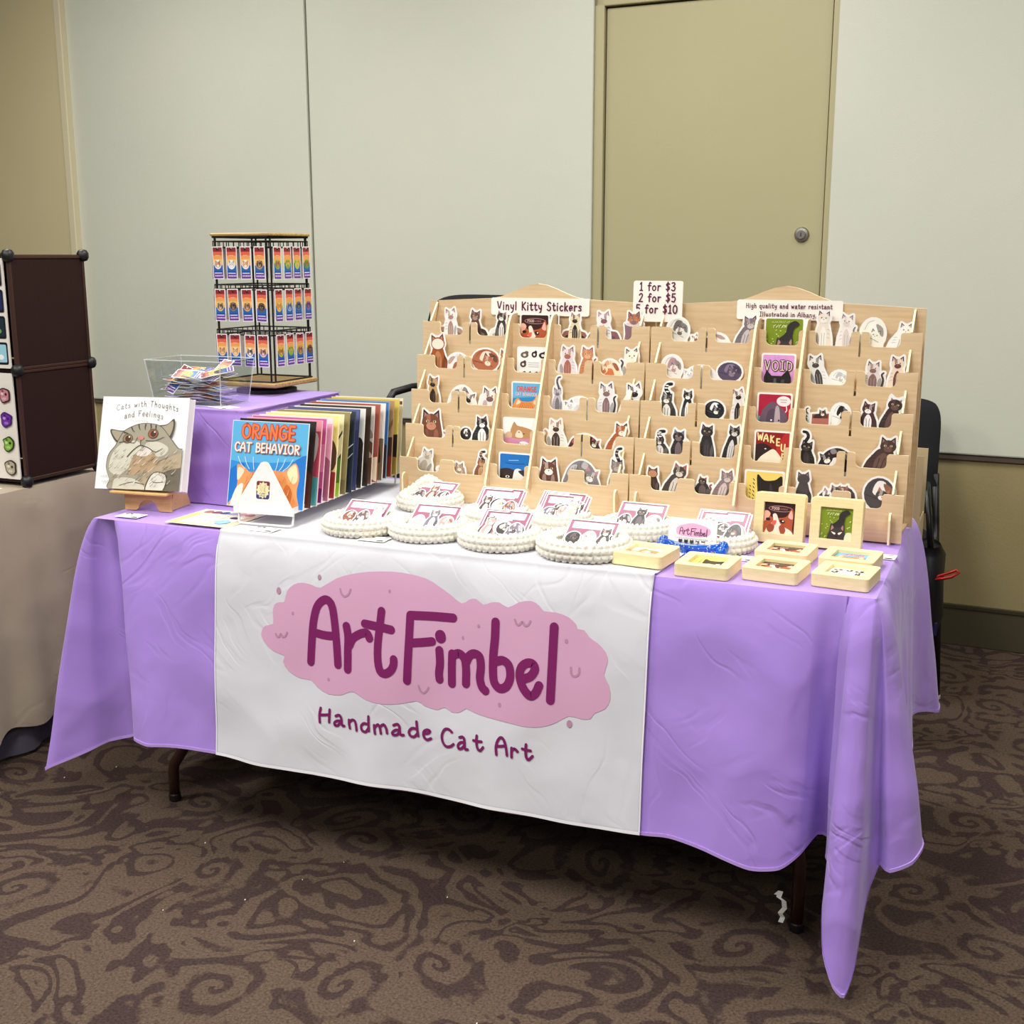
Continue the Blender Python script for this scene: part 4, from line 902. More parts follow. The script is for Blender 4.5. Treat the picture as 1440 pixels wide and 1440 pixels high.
def cat(kind, Wd, H, b, s, d, seed=0):
    """returns (silhouette polys, layers) in a Wd x H box, base at y=0, drawn below 0 as well"""
    rn = random.Random(seed); sil = []; L = []; lo = -.012
    dk = mix(b, '000000', .28) if int(b[:2], 16) > 60 else mix(b, 'ffffff', .22)
    def hd(cx, cy, r, rot=0, **k):
        a, l = head(cx, cy, r, b, s, d, rot, **k); sil.extend(a); L.extend(l)
    def body(p, c=b, n=4):
        q = cr(p, True, n); sil.append(q); L.append((q, c))
    def st(p, w, c, w1=None): L.append(('st', cr(p, n=4), w, c, w1))
    if kind in ('sit', 'rock', 'back', 'lean', 'tail', 'glass'):
        sh = {'lean': .26}.get(kind, 0)
        bw = Wd*(.46 if kind != 'rock' else .28); cx = Wd*.5; base = 0.0
        top = H*(.98 if kind != 'tail' else .62)
        r = min(bw*.72, top*.275)
        if kind == 'rock':
            body([(0, lo), (.02*Wd, H*.22), (.25*Wd, H*.30), (.75*Wd, H*.28), (.98*Wd, H*.16), (Wd, lo)], s if seed % 2 == 0 else d)
            L.append((cr([(.1*Wd, H*.02), (.3*Wd, H*.16), (.7*Wd, H*.15), (.9*Wd, .0)], True, 3), mix(s, '000000', .25)))
        if kind == 'tail':
            tp = [(Wd*.5, top*.5), (Wd*.62, top*.95), (Wd*.45, H*.80), (Wd*.52, H*.93), (Wd*.70, H*.96)]
            t = cr(tp, n=5); F_ = strip(t, Wd*.20, Wd*.14); sil.extend(F_); L.append(('F', F_, d))
            for k in range(3):
                p = t[8+k*3]; L.append((ell(p[0], p[1], Wd*.09, Wd*.035, n=8), s))
        X = lambda x, y: (cx+(x-.5)*2*bw+sh*(y/H-.4)*Wd, y)
        body([X(.08, lo), X(.02, top*.18), X(.14, top*.45), X(.26, top*.66), X(.5, top*.74), X(.74, top*.66), X(.88, top*.42), X(.98, top*.16), X(.92, lo)])
        L.append((cr([X(.36, lo), X(.30, top*.3), X(.5, top*.56), X(.70, top*.3), X(.64, lo)], True, 3), s if kind != 'back' else mix(b, s, .25)))
        L.append((cr([X(.80, lo), X(.93, top*.2), X(.86, top*.38), X(.72, top*.15)], True, 3), dk))
        st([X(.42, lo), X(.43, top*.2), X(.41, top*.36)], Wd*.022, dk); st([X(.58, lo), X(.57, top*.2), X(.60, top*.36)], Wd*.022, dk)
        for k in range(3): st([X(.12, top*(.2+.12*k)), X(.2, top*(.23+.12*k)), X(.26, top*(.22+.12*k))], Wd*.018, dk)
        hx = X(.5, top*.80); 
        hd(hx[0]+(Wd*.05 if kind == 'lean' else 0), top*.79, r, rn.uniform(-.18, .18), face=(kind != 'back'))
        if kind == 'back':
            L.append((ell(hx[0], top*.78, r*.9, r*.7, n=12), s)); t = cr([X(.9, lo), X(1.02, top*.25), X(.8, top*.5)], n=4); st([X(.9, lo), X(1.0, top*.2), X(.85, top*.4)], Wd*.05, d)
        if kind in ('sit',) and seed % 2:
            tp = cr([(Wd*.86, lo), (Wd*.97, H*.25), (Wd*.90, H*.5), (Wd*.98, H*.6)], n=4); F_ = strip(tp, Wd*.11, Wd*.07); sil.extend(F_); L.append(('F', F_, d))
        if kind == 'glass':
            g = [(Wd*.12, lo), (Wd*.02, H*.62), (Wd*.98, H*.62), (Wd*.86, lo)]; sil.append(g); L.append((g, s)); L.append((ell(Wd*.5, H*.62, Wd*.47, H*.12, n=16), 'f4ecec'))
            L.append(([(Wd*.55, lo), (Wd*.52, H*.5), (Wd*.72, H*.5), (Wd*.70, lo)], d)); L.append((ell(Wd*.5, H*.60, Wd*.40, H*.08, n=16), 'e0d0d4')); hd(Wd*.5, H*.74, min(Wd*.30, H*.2))
    elif kind in ('arch', 'lie'):
        body([(0.02*Wd, lo), (.05*Wd, H*.35), (.22*Wd, H*.78), (.5*Wd, H*.97), (.78*Wd, H*.80), (.96*Wd, H*.38), (.98*Wd, lo)])
        L.append((cr([(.30*Wd, lo), (.36*Wd, H*.3), (.5*Wd, H*.42), (.66*Wd, H*.3), (.72*Wd, lo)], True, 3), s))
        L.append((cr([(.62*Wd, H*.75), (.80*Wd, H*.72), (.93*Wd, H*.35), (.80*Wd, H*.30)], True, 3), d if kind == 'lie' else mix(b, s, .6)))
        L.append((cr([(.30*Wd, H*.80), (.42*Wd, H*.93), (.50*Wd, H*.70), (.36*Wd, H*.6)], True, 3), mix(b, s, .5)))
        for k in range(4): st([(Wd*(.52+.08*k), H*(.90-.09*k)), (Wd*(.54+.08*k), H*(.78-.09*k)), (Wd*(.53+.08*k), H*(.68-.09*k))], Wd*.014, dk)
        r = min(Wd*.20, H*.34); hd(r*1.15, max(H*.30, r*.7), r, .35)
    elif kind in ('curl', 'pair'):
        if kind == 'pair':
            body(ell(Wd*.70, H*.35, Wd*.30, H*.55, n=14), n=1); body(ell(Wd*.30, H*.25, Wd*.28, H*.38, n=14), n=1)
            a, l = head(Wd*.26, H*.45, min(Wd*.13, H*.26), s, b, d, -.2); sil.extend(a); L.extend(l)
            hd(Wd*.48, H*.66, min(Wd*.13, H*.26)); a, l = head(Wd*.70, H*.68, min(Wd*.12, H*.24), d, s, d, .15); sil.extend(a); L.extend(l)
        else:
            body(ell(Wd*.5, H*.44, Wd*.49, H*.54, n=18), n=1)
            L.append((cr([(Wd*.28, H*.50), (Wd*.42, H*.86), (Wd*.68, H*.84), (Wd*.74, H*.52), (Wd*.5, H*.38)], True, 3), s))
            L.append((cr([(Wd*.62, H*.80), (Wd*.90, H*.66), (Wd*.92, H*.36), (Wd*.74, H*.48)], True, 3), mix(b, d, .6)))
            st([(Wd*.08, H*.40), (Wd*.30, H*.34), (Wd*.52, H*.26), (Wd*.74, H*.16)], Wd*.03, dk)
            st([(Wd*.16, H*.60), (Wd*.3, H*.84), (Wd*.52, H*.92)], Wd*.02, dk)
            r = min(Wd*.21, H*.30); hd(Wd*.60, H*.40, r, -.25)
    elif kind == 'face':
        body([(0.06*Wd, lo), (.04*Wd, H*.35), (.2*Wd, H*.62), (.8*Wd, H*.62), (.96*Wd, H*.35), (.94*Wd, lo)])
        r = min(Wd*.42, H*.44); hd(Wd*.5, H*.52, r); L.append((cr([(Wd*.14, lo), (Wd*.2, H*.25), (Wd*.36, H*.22), (Wd*.36, lo)], True, 3), mix(b, s, .4))); L.append((cr([(Wd*.64, lo), (Wd*.66, H*.22), (Wd*.8, H*.25), (Wd*.86, lo)], True, 3), mix(b, s, .4)))
    elif kind == 'box':
        g = [(0, lo), (0, H*.62), (Wd, H*.70), (Wd, lo)]; sil.append(g); L.append((g, b)); L.append(([(Wd*.06, H*.30), (Wd*.06, H*.54), (Wd*.94, H*.6), (Wd*.94, H*.34)], mix(b, '000000', .4)))
        a, l = head(Wd*.62, H*.68, min(Wd*.2, H*.28), s, d, s, .1); sil.extend(a); L.extend(l); q = cr([(Wd*.15, H*.34), (Wd*.2, H*.6), (Wd*.5, H*.64), (Wd*.56, H*.34)], True, 3); L.append((q, s))
        L.append(([(0, lo), (0, H*.34), (Wd, H*.38), (Wd, lo)], mix(b, 'ffffff', .12)))
    return sil, L
def flipx(p, Wd): return [(Wd-x, y) for x, y in p][::-1]
def put_layers(A, L, f):
    for l in L:
        if l[0] == 'st': A.faces([[f(q) for q in p] for p in strip(l[1], l[2], l[4])], l[3])
        elif l[0] == 'F': A.faces([[f(q) for q in p] for p in l[1]], l[2])
        else: A.poly([f(q) for q in l[0]], l[1])
def cat_sticker(kind, Wd, H, cols, flip=0, seed=0, below=.026, name='cat_sticker', r=.0046):
    b, s, d = cols.split(',')
    iw, ih = Wd-2*r, H-r
    sil, L = cat(kind, iw, ih, b, s, d, seed)
    f = (lambda q: (iw-q[0]+r, q[1])) if flip else (lambda q: (q[0]+r, q[1]))
    S_ = [[f(q) for q in p] for p in sil]
    S_.append(rect(r+iw*.12, -below, r+iw*.88, 0))           # card stock that goes down into the pocket
    A = Art(outline(S_, r)); put_layers(A, L, f)
    return A.build(name)
ORD = ['first', 'second', 'third', 'fourth', 'fifth', 'sixth', 'seventh', 'eighth', 'ninth', 'tenth']
ROWN = {1: 'top', 2: 'second', 3: 'third', 4: 'fourth', 5: 'bottom'}
def place_pocket(o, u, row, lift=0.0, extra=0.0):
    s, z = SZ[row]
    o.location = rloc(u, s+.0105+extra, z+lift); o.rotation_euler = (-TILT, 0, RANG)
for i, (row, u0, u1, v, kind, fl, cols, desc) in enumerate(STK):
    side = 'left' if u0 < .62 else 'right'; H = v+.033
    u0 -= .002; u1 += .002; H += .002
    o = cat_sticker(kind, u1-u0, H, cols, fl, i)
    place_pocket(o, u0, row, -.033, (.0022 if i % 2 else 0))
    tag(o, '%s, %s rack %s row' % (desc, side, ROWN[row]), 'sticker', 'die-cut cat stickers in the racks')

# ---------------------------------------------------------------- square art cards
def art_card(kind, S=.105, name='art_card', border=.004, H=None):
    H = H or S
    A = Art(rrect(0, 0, S, H, .005)); b = border; k = S-2*b; hh = H-2*b
    X = lambda x, y: (b+x*k, b+y*hh)
    def P(pts, c, sm=True): 
        q = clip(cr([X(*p) for p in pts], True, 4) if sm else [X(*p) for p in pts], b, b, S-b, H-b)
        if q: A.poly(q, c)
    def E_(x, y, rx, ry, c, rot=0):
        q = clip([X(*p) for p in ell(x, y, rx, ry, rot, 18)], b, b, S-b, H-b)
        if q: A.poly(q, c)
    def Ln(pts, w, c): A.faces(strip(cr([X(*p) for p in pts], n=4) if len(pts) > 2 else [X(*p) for p in pts], w*k), c)
    def Wt(t, x, y, h, c, w=None, **kw): write(A, t, b+x*k, b+y*hh, h*hh, c, w=(w or .14)*h*hh, **kw)
    full = rrect(b, b, S-b, H-b, .004)
    if kind in ('food', 'red'):
        A.poly(full, '36100f'); E_(.52, .80, .40, .10, 'b08078'); E_(.52, .80, .375, .078, '36100f')
        Wt('FOOD', .36, .765, .08, 'e8c8bc', .18); squig(A, b+.64*k, b+.775*hh, .24*k, .055*hh, 'b08078', 6, 4)
        P([(-.1, -.1), (-.05, .62), (.08, .72), (.25, .52), (.7, .55), (.86, .82), (.95, .70), (.93, .2), (.9, -.1)], 'b2552f')
        P([(.28, .60), (.40, .62), (.55, .3), (.9, .1), (.9, -.1), (.1, -.1), (.12, .2), (.3, .38)], 'f6e8d6')
        P([(-.1, .3), (.1, .45), (.2, .62), (.08, .72), (-.1, .6)], 'f0b49c')
        P([(.1, .16), (.2, .3), (.34, .26), (.32, .08), (.18, .02)], '9c4a30'); P([(.5, .2), (.62, .3), (.72, .1), (.6, -.05)], 'a04a2a')
        P([(.26, .38), (.4, .42), (.38, .28), (.3, .26)], 'e8604c'); E_(.13, .44, .075, .05, '1c1010'); E_(.60, .40, .085, .06, '1c1010', -.3); E_(.62, .41, .03, .025, 'f0e4d0')
        P([(.78, .56), (.88, .78), (.93, .5)], 'f0b8a8')
        if kind == 'red': P([(.0, -.1), (.2, 1.1), (.7, 1.1), (.5, .5), (.6, -.1)], 'a4323a')
    elif kind == 'green':
        A.poly(full, '7d9418')
        rn = random.Random(4)
        for i in range(34): E_(rn.random(), rn.random()*.72, .022, .011, 'eef0a0', rn.uniform(-.5, .5))
        for i in range(10): Ln([(i*.1, 0), (i*.1+.05, .2)], .012, '5e7410')
        squig(A, b+.5*k, b+.885*hh, .66*k, .055*hh, 'c8d080', 12, 3); squig(A, b+.40*k, b+.76*hh, .36*k, .085*hh, 'dfe8a8', 5, 9)
        P([(.36, .42), (.55, .62), (.62, .85), (.80, .95), (.92, .85), (.78, .74), (.74, .55), (.72, .3)], '2b2424')
        P([(.26, -.1), (.30, .28), (.34, .50), (.44, .40), (.62, .40), (.74, .52), (.76, .28), (.78, -.1)], '3a3232')
        P([(.34, .28), (.37, .44), (.43, .36)], 'b08478'); P([(.66, .36), (.72, .46), (.73, .30)], 'b08478')
        P([(.36, .24), (.50, .20), (.46, .15)], 'f2f0c8'); P([(.70, .25), (.57, .20), (.62, .15)], 'f2f0c8'); E_(.53, .1, .04, .025, '181212')
        P([(.78, .1), (.86, .24), (1.0, .2), (1.0, -.1), (.8, -.1)], 'e4ecc0')
    elif kind == 'void':
        A.poly(full, 'e3a0e0'); rn = random.Random(2)
        for i in range(26): E_(rn.random(), rn.random(), .012, .009, 'c474c8')
        for w, c in ((.26, '2a1a24'), (.10, 'f2dcc4')):
            write(A, 'VOID', S*.52, b+hh*.52, hh*.30, c, w=hh*.30*w, sp=1.6, jit=.06)
        P([(.08, -.2), (.06, .3), (.14, .52), (.30, .34), (.62, .34), (.82, .56), (.92, .3), (.94, -.2)], '1c1618', False)
        P([(.36, -.1), (.38, .26), (.46, .26), (.46, -.1)], '5a5254', False); P([(.62, -.1), (.62, .22), (.72, .24), (.72, -.1)], '4a4244', False)
    elif kind == 'grey':
        A.poly(full, 'b0183c'); P([(.0, -.1), (.0, .3), (.12, .22), (.2, -.1)], '6aa8a0')
        E_(.78, .80, .22, .16, 'f6ecec'); Ln([(.86, .7), (.88, .5), (.72, .42)], .03, 'f6ecec'); Ln([(.68, .84), (.88, .84)], .018, 'a08890'); Ln([(.7, .77), (.86, .77)], .018, 'a08890')
        P([(.1, -.1), (.08, .35), (.22, .62), (.45, .78), (.62, .66), (.80, .52), (.92, .3), (.95, -.1)], '6a5468')
        P([(.28, .1), (.3, .46), (.48, .56), (.62, .4), (.6, .1)], '574458'); P([(.52, -.1), (.54, .6), (.66, .56), (.70, -.1)], 'b8a8b0'); E_(.42, .2, .03, .03, 'f2eef0'); E_(.66, .2, .03, .03, '181014')
    elif kind == 'wake':
        A.poly(full, '8c1616'); P([(.6, .4), (.9, 1.05), (1.05, 1.05), (1.05, .3)], 'b82828')
        P([(-.1, -.1), (-.1, .5), (.2, .66), (.45, .56), (.7, .3), (.95, -.1)], '2e1a1a')
        P([(.04, -.1), (.12, .2), (.35, .40), (.55, .5), (.75, .3), (.88, .1), (.9, -.1)], 'f4ead4'); P([(.3, .0), (.5, .12), (.6, -.1), (.3, -.1)], 'd8a898'); E_(.3, .5, .03, .02, 'e8e0d8')
        for c, x, y in zip('WAKEUP', (.14, .32, .50, .68, .84, .86), (.76, .73, .70, .62, .46, .18)):
            write(A, c, b+x*k, b+y*hh, hh*.20, 'f4e2a0', w=hh*.045)
    elif kind == 'yellow':
        A.poly(full, 'f2d670')
        P([(.30, -.1), (.34, .3), (.30, .92), (.5, .78), (.78, .80), (.98, .90), (.98, .3), (1.05, -.1)], '1e1614'); P([(.9, .1), (1.05, .9), (1.05, .1)], 'f2d670')
        P([(.46, .36), (.58, .42), (.60, .32), (.52, .28)], 'eaf0c8'); P([(.74, .44), (.86, .48), (.86, .38), (.78, .36)], 'eaf0c8')
        P([(.62, .1), (.66, .7), (.74, .5), (.74, .1)], '3a2c2a')
        for i in range(7): Ln([(.20, .80-.105*i), (.235, .76-.105*i)], .022, '1c1410'); 
        for i in range(5): Ln([(.11, .62-.10*i), (.14, .59-.10*i)], .018, '1c1410')
    elif kind == 'many':
        A.poly(full, 'f7f6f3'); rn = random.Random(9)
        for (x, y, w_) in ((.2, .80, .13), (.52, .82, .09), (.8, .80, .13), (.16, .52, .1), (.82, .52, .07), (.16, .2, .1), (.36, .2, .08), (.56, .2, .1), (.76, .26, .06), (.88, .26, .05)):
            c = rn.choice(['2e2424', '4a3430', '241c1e', '6a5a50']); E_(x, y, w_, .09, c); E_(x+w_*.5, y+.07, w_*.5, .05, c); E_(x, y, w_*.4, .04, 'e8e0d8')
        for i in range(3): Ln([(.34, .58-.06*i), (.68, .58-.06*i)], .01, '9a9aa0')
    elif kind == 'orange':
        A.poly(full, '2f8fd0'); P([(-.1, .5), (1.1, .6), (1.1, 1.1), (-.1, 1.1)], '6ab6e2', False)
        Wt('ORANGE', .5, .74, .15, 'd8583c', .2); Wt('CAT BEHAVIOR', .5, .60, .09, 'f4d8d0', .16)
        P([(.0, -.1), (.06, .36), (.2, .52), (.36, .42), (.7, .44), (.86, .58), (.94, .3), (.98, -.1)], 'e89a54')
        P([(.14, .3), (.2, .46), (.3, .38)], 'f8dcc0'); P([(.74, .4), (.86, .5), (.88, .3)], 'f8dcc0')
        for i in range(7): Ln([(.2+.1*i, -.0), (.26+.08*i, .22), (.36+.05*i, .38)], .018, 'c86a30')
    elif kind == 'donut':
        A.poly(full, 'f8f4f2'); P([(-.1, -.1), (-.1, .4), (.1, .52), (.9, .44), (1.1, .3), (1.1, -.1)], 'd890b4'); P([(-.1, -.1), (.0, .25), (.4, .2), (.6, -.1)], 'e0a050')
        P([(.22, .44), (.32, .90), (.44, .80), (.68, .76), (.96, .66), (.88, .44)], 'c09060'); P([(.38, .46), (.46, .66), (.6, .6), (.62, .44)], 'f2e0c8'); P([(.0, .44), (.12, .60), (.26, .56), (.24, .42)], 'd8b898')
        E_(.50, .60, .03, .015, '3a2418'); E_(.66, .56, .03, .015, '3a2418'); E_(.66, .16, .24, .17, 'fbfaf8'); Wt('Give me', .66, .19, .085, '181414', .2); Wt('that', .66, .07, .085, '181414', .2)
    elif kind == 'bluebw':
        A.poly(full, '1470c0'); Ln([(.2, .72), (.5, .70), (.82, .72)], .02, '0c3c80'); Ln([(.3, .80), (.62, .82)], .02, 'a0c4e4')
        P([(-.1, -.1), (-.1, .42), (.2, .56), (.5, .5), (.7, .3), (.7, -.1)], '33211f'); P([(.40, -.1), (.44, .3), (.52, .54), (.74, .52), (.94, .2), (1.0, -.1)], 'f2eeea'); P([(.62, .5), (1.1, .5), (1.1, .2), (.86, .3)], '2a2a34')
        E_(.26, .3, .07, .04, 'f0ece8'); E_(.26, .3, .03, .03, '101010'); P([(.8, .1), (1.1, .2), (1.1, -.1)], 'c8602c')
    return A.build(name)
for i, (row, u0, u1, v, kind, desc) in enumerate(CRD):
    S = (u1-u0) if kind != 'red' else .105; side = 'left' if u0 < .62 else 'right'
    o = art_card(kind, S)
    if kind == 'red': u0 = u1-S-.003
    place_pocket(o, u0, row, v-S, .006 if kind == 'red' else 0.002)
    tag(o, '%s, %s %s row' % (desc, side, ROWN[row]), 'card', 'square cards in the middle columns of the racks')

# ---------------------------------------------------------------- rack signs
def sign(u0, u1, z0, z1, lines, s, label, h):
    w_, hh = u1-u0, z1-z0
    A = Art(rrect(0, 0, w_, hh, .006), th=.003, bmat=mat('sign_cream_board', 'fbf4ea', rough=.45))
    for t, x, y in lines: write(A, t, x*w_, y*hh, h, '5c1040', w=h*.17, sp=1.4)
    o = A.build('lettered_sign'); o.location = rloc(u0, s, z0); o.rotation_euler = (-radians(3), 0, RANG); tag(o, label, 'sign', 'cream signs on the racks'); return o
sign(.184, .457, .466, .510, [('Vinyl Kitty Stickers', .5, .30)], .168, 'cream sign reading Vinyl Kitty Stickers at the top of the left rack', .0205)
sign(.577, .702, .458, .556, [('1 for $3', .5, .76), ('2 for $5', .5, .49), ('5 for $10', .5, .215)], .153, 'square cream price sign standing between the two racks', .0192)
sign(.832, 1.078, .468, .514, [('High quality and water resistant', .5, .58), ('Illustrated in Albany,', .5, .16)], .168, 'cream sign reading High quality and water resistant on the right rack', .0105)

# ================================================================ RISER UNDER LILAC CLOTH
RZ = .985
rr_ = empty('cloth_covered_riser', (0, 0, 0)); tag(rr_, 'boxy riser wrapped in lilac cloth at the left rear of the table', 'riser')
rx0, rx1, ry0, ry1 = -.085, .268, .262, .742
per = rrect(rx0, ry0, rx1, ry1, .018, 5); per2 = []
for i in range(len(per)):
    a, b = per[i], per[(i+1) % len(per)]; m = max(1, int(hypot(b[0]-a[0], b[1]-a[1])/.012))
    for k in range(m): per2.append((a[0]+(b[0]-a[0])*k/m, a[1]+(b[1]-a[1])*k/m))
n = len(per2); vs = []; fs = []; cx_, cy_ = (rx0+rx1)/2, (ry0+ry1)/2; NH = 26
for h_ in range(NH+1):
    h = h_/NH; z = RZ-(RZ-T-.006)*h
    for i, (x, y) in enumerate(per2):
        a = per2[i-1]; b = per2[(i+1) % n]; dx, dy = b[0]-a[0], b[1]-a[1]; l = hypot(dx, dy); nx, ny = dy/l, -dx/l
        s_ = x*13+y*17
        o_ = .009*(1-exp(-h*.24/.012))-.009+ h*.018 + .0035*sin(s_+4*h)*h + .0025*sin(s_*2.3+h*9)*h+.002*sin(h*21+s_*.3)
        if h > .9: o_ += .012*(h-.9)/.1
        vs.append((x+nx*o_, y+ny*o_, z))
for h_ in range(NH):
    for i in range(n): a, b = h_*n+i, h_*n+(i+1) % n; fs.append((a, a+n, b+n, b))
# top rings inward
c0 = len(vs)
for k, f_ in enumerate((.985, .9, .6, .3)):
    for (x, y) in per2: vs.append((cx_+(x-cx_)*f_-.0, cy_+(y-cy_)*f_, RZ+.004+.0006*sin(x*30+k)))
prev = 0
for k in range(4):
    base = c0+k*n
    for i in range(n): fs.append((prev+i, prev+(i+1) % n, base+(i+1) % n, base+i))
    prev = base
fs.append(tuple(prev+i for i in range(n)))
rc = obj('cloth_cover', vs, fs, PURPLE, rr_, smooth=True)
MB().box(rx0+.03, rx1-.03, ry0+.03, ry1-.03, T+.006, RZ-.006).build('inner_box', mat('cardboard', 'b08c5c', rough=.9), rr_)
RT = RZ+.0048

# ================================================================ PIN CARD ART
def pin_card(b_='7a4a38', s_='f2e0d0', d_='2a1e1c', name='pin_card', variant=0):
    Wc, Hc = .036, .088
    A = Art(rect(0, 0, Wc, Hc), th=.0006); k = .0025
    bands = [(1.0, '8c2c34'), (.86, 'e0684c'), (.74, 'f2a45c'), (.62, 'f4c870' if variant == 0 else 'e0b040'), (.50, '4c8c50' if variant else 'f0b478'), (.42, '2868b0'), (.24, '2450a0'), (.15, '6c3c98'), (0, '6c3c98')]
    for i in range(len(bands)-1):
        A.poly(rect(k, k+(Hc-2*k)*bands[i+1][0], Wc-k, k+(Hc-2*k)*bands[i][0]), bands[i][1])
    A.poly(rect(k+.003, Hc*.175, Wc-k-.003, Hc*.20), 'e8ecf8'); A.faces([rect(k+.004+i*.0055, Hc*.085, k+.004+i*.0055+.004, Hc*.125) for i in range(5)], 'e4d8f0')
    A.poly(rect(Wc*.3, Hc*.72, Wc*.7, Hc*.735), 'f8d8b8')
    A.poly(ell(Wc/2, Hc*.94, .0022, n=8), 'f6f5f2')
    A.poly(ell(Wc/2, Hc*.45, .0118, .0128, n=18), s_)
    sil, L = head(Wc/2, Hc*.445, .0092, b_, s_, d_, 0)
    put_layers(A, L, lambda q: q)
    return A.build(name)
PINC = [('c07850', 'f6f0e8', '6a3020'), ('d8d8d8', 'f6f6f6', '6a6e7a'), ('e0a070', 'f8efe4', '9a5030'), ('4a3830', 'b89878', '181210'),
        ('5a4630', 'd8c090', '241c14'), ('2e2624', '8a7a70', '120e0e'), ('6a4a38', 'd0a880', '281c18'), ('2a2426', '6a5a58', '100c0c'),
        ('c89058', 'f0c890', '4a3424'), ('d8a860', 'f4d8a0', '5a4a30'), ('4a4038', 'f0e8dc', '1a1614'), ('7a3c34', 'e8c8c0', '3a1a18'),
        ('b04838', '88b060', '5a2420'), ('d8b048', '78a850', '8a5a20'), ('e0b848', 'a8c860', '4a5a24'), ('a05838', '60a050', '6a2a20'),
        ('d07840', 'e8c060', '8a4020'), ('3a4a78', 'a0b0d8', '1a2440'), ('24283a', '6a7090', '10121c'), ('4a2850', '9a6aa8', '281430'),
        ('a84a30', 'c8c050', '5a2418'), ('c8b050', '88b048', '4a6020'), ('8a4a38', 'c09a58', '3a2018'), ('4a2a30', '8a5a4a', '201014')]

# ================================================================ WIRE SPINNER
SPX, SPY, SPA, SW = .147, .578, -.03, .185
sp = empty('spinner_rack', (SPX-SW/2, SPY+SW/2, RT), (0, 0, SPA)); tag(sp, 'black wire countertop spinner rack with wooden top and base hung with pin cards', 'display rack')
SPWOOD = mat('oak_spinner_board', 'c8a468', rough=.5, noise=.35, scale=5, c2='8e7040', stretch=(2, 30, 30))
hw = SW/2
bt = MB().box(-hw-.012, hw+.012, -hw-.012, hw+.012, .022, .035, bev=.003).build('base_board', SPWOOD, sp)
MB().lathe([(.085, .0), (.085, .010), (.06, .013), (.06, .022)], 32).build('turntable', BLACKP, sp)
MB().box(-hw-.006, hw+.006, -hw-.006, hw+.006, .432, .440, bev=.002).build('top_board', SPWOOD, sp)
for sx, sy in ((-1, -1), (1, -1), (1, 1), (-1, 1)):
    for dx, dy in ((.008, 0), (0, .008)):
        x, y = sx*(hw-dx), sy*(hw-dy)
        MB().tube([(x, y, .036), (x, y, .432)], .0026, 6).build('corner_post', BLACKM, sp)
zr = [(.418, .402), (.301, .288), (.178, .165)]
for zt, zb in zr:
    for k in range(4):
        a = pi/2*k; R3 = Matrix.Rotation(a, 4, 'Z'); b = MB()
        for z in (zt, zb): b.tube([R3 @ Vector((-hw, -hw, z)), R3 @ Vector((hw, -hw, z))], .0022, 6)
        for i in range(9): x = -hw+SW*i/8; b.tube([R3 @ Vector((x, -hw, zt)), R3 @ Vector((x, -hw, zb))], .0014, 5)
        fr = b.build('wire_rail', BLACKM, sp)
        for i in range(4):
            x = -hw+SW*(i+.5)/4
            MB().tube([R3 @ Vector((x, -hw, zb)), R3 @ Vector((x, -hw-.014, zb-.006)), R3 @ Vector((x, -hw-.016, zb-.001))], .0016, 5).build('hook', BLACKM, fr)
for k in range(4):
    R3 = Matrix.Rotation(pi/2*k, 4, 'Z')
    MB().tube([R3 @ Vector((-hw, -hw, .037)), R3 @ Vector((hw, -hw, .037))], .0026, 6).build('bottom_rail', BLACKM, sp)
    MB().tube([R3 @ Vector((-hw, -hw, .430)), R3 @ Vector((hw, -hw, .430))], .0036, 6).build('top_rail', BLACKM, sp)
SR = Matrix.Translation((SPX-SW/2, SPY+SW/2, RT)) @ Matrix.Rotation(SPA, 4, 'Z')
tiers = ['top', 'middle', 'bottom']; pos4 = ['leftmost', 'second from left', 'third from left', 'rightmost']
rn = random.Random(3); back_src = []
for face in range(4):
    for t_ in range(3):
        for i in range(4):
            zt, zb = zr[t_]
            if face < 2:
                c = PINC[face*12+t_*4+i]; o = pin_card(*c, variant=face); 
                if (t_, i) == (1, 1): back_src.append(o)
            else:
                o = back_src[0].copy(); COL.objects.link(o)
            x = -hw+SW*(i+.5)/4
            L_ = Matrix.Translation((x-.018, -hw-.0100-.0012*(i % 2), zb-.088+.002)) @ Matrix.Rotation(rn.uniform(-.03, .03), 4, 'Y')
            o.matrix_world = SR @ Matrix.Rotation(pi/2*face, 4, 'Z') @ L_
            if face < 2:
                tag(o, 'cat pin card, %s in the %s tier, %s face of the spinner' % (pos4[i], tiers[t_], ('left', 'right')[face]), 'pin card', 'pin cards hanging on the spinner')
            else:
                tag(o, 'pin card back, %s, %s tier, %s spinner face' % (pos4[i], tiers[t_], ('back', 'far left')[face-2]), 'pin card', 'pin cards on the rear faces of the spinner')

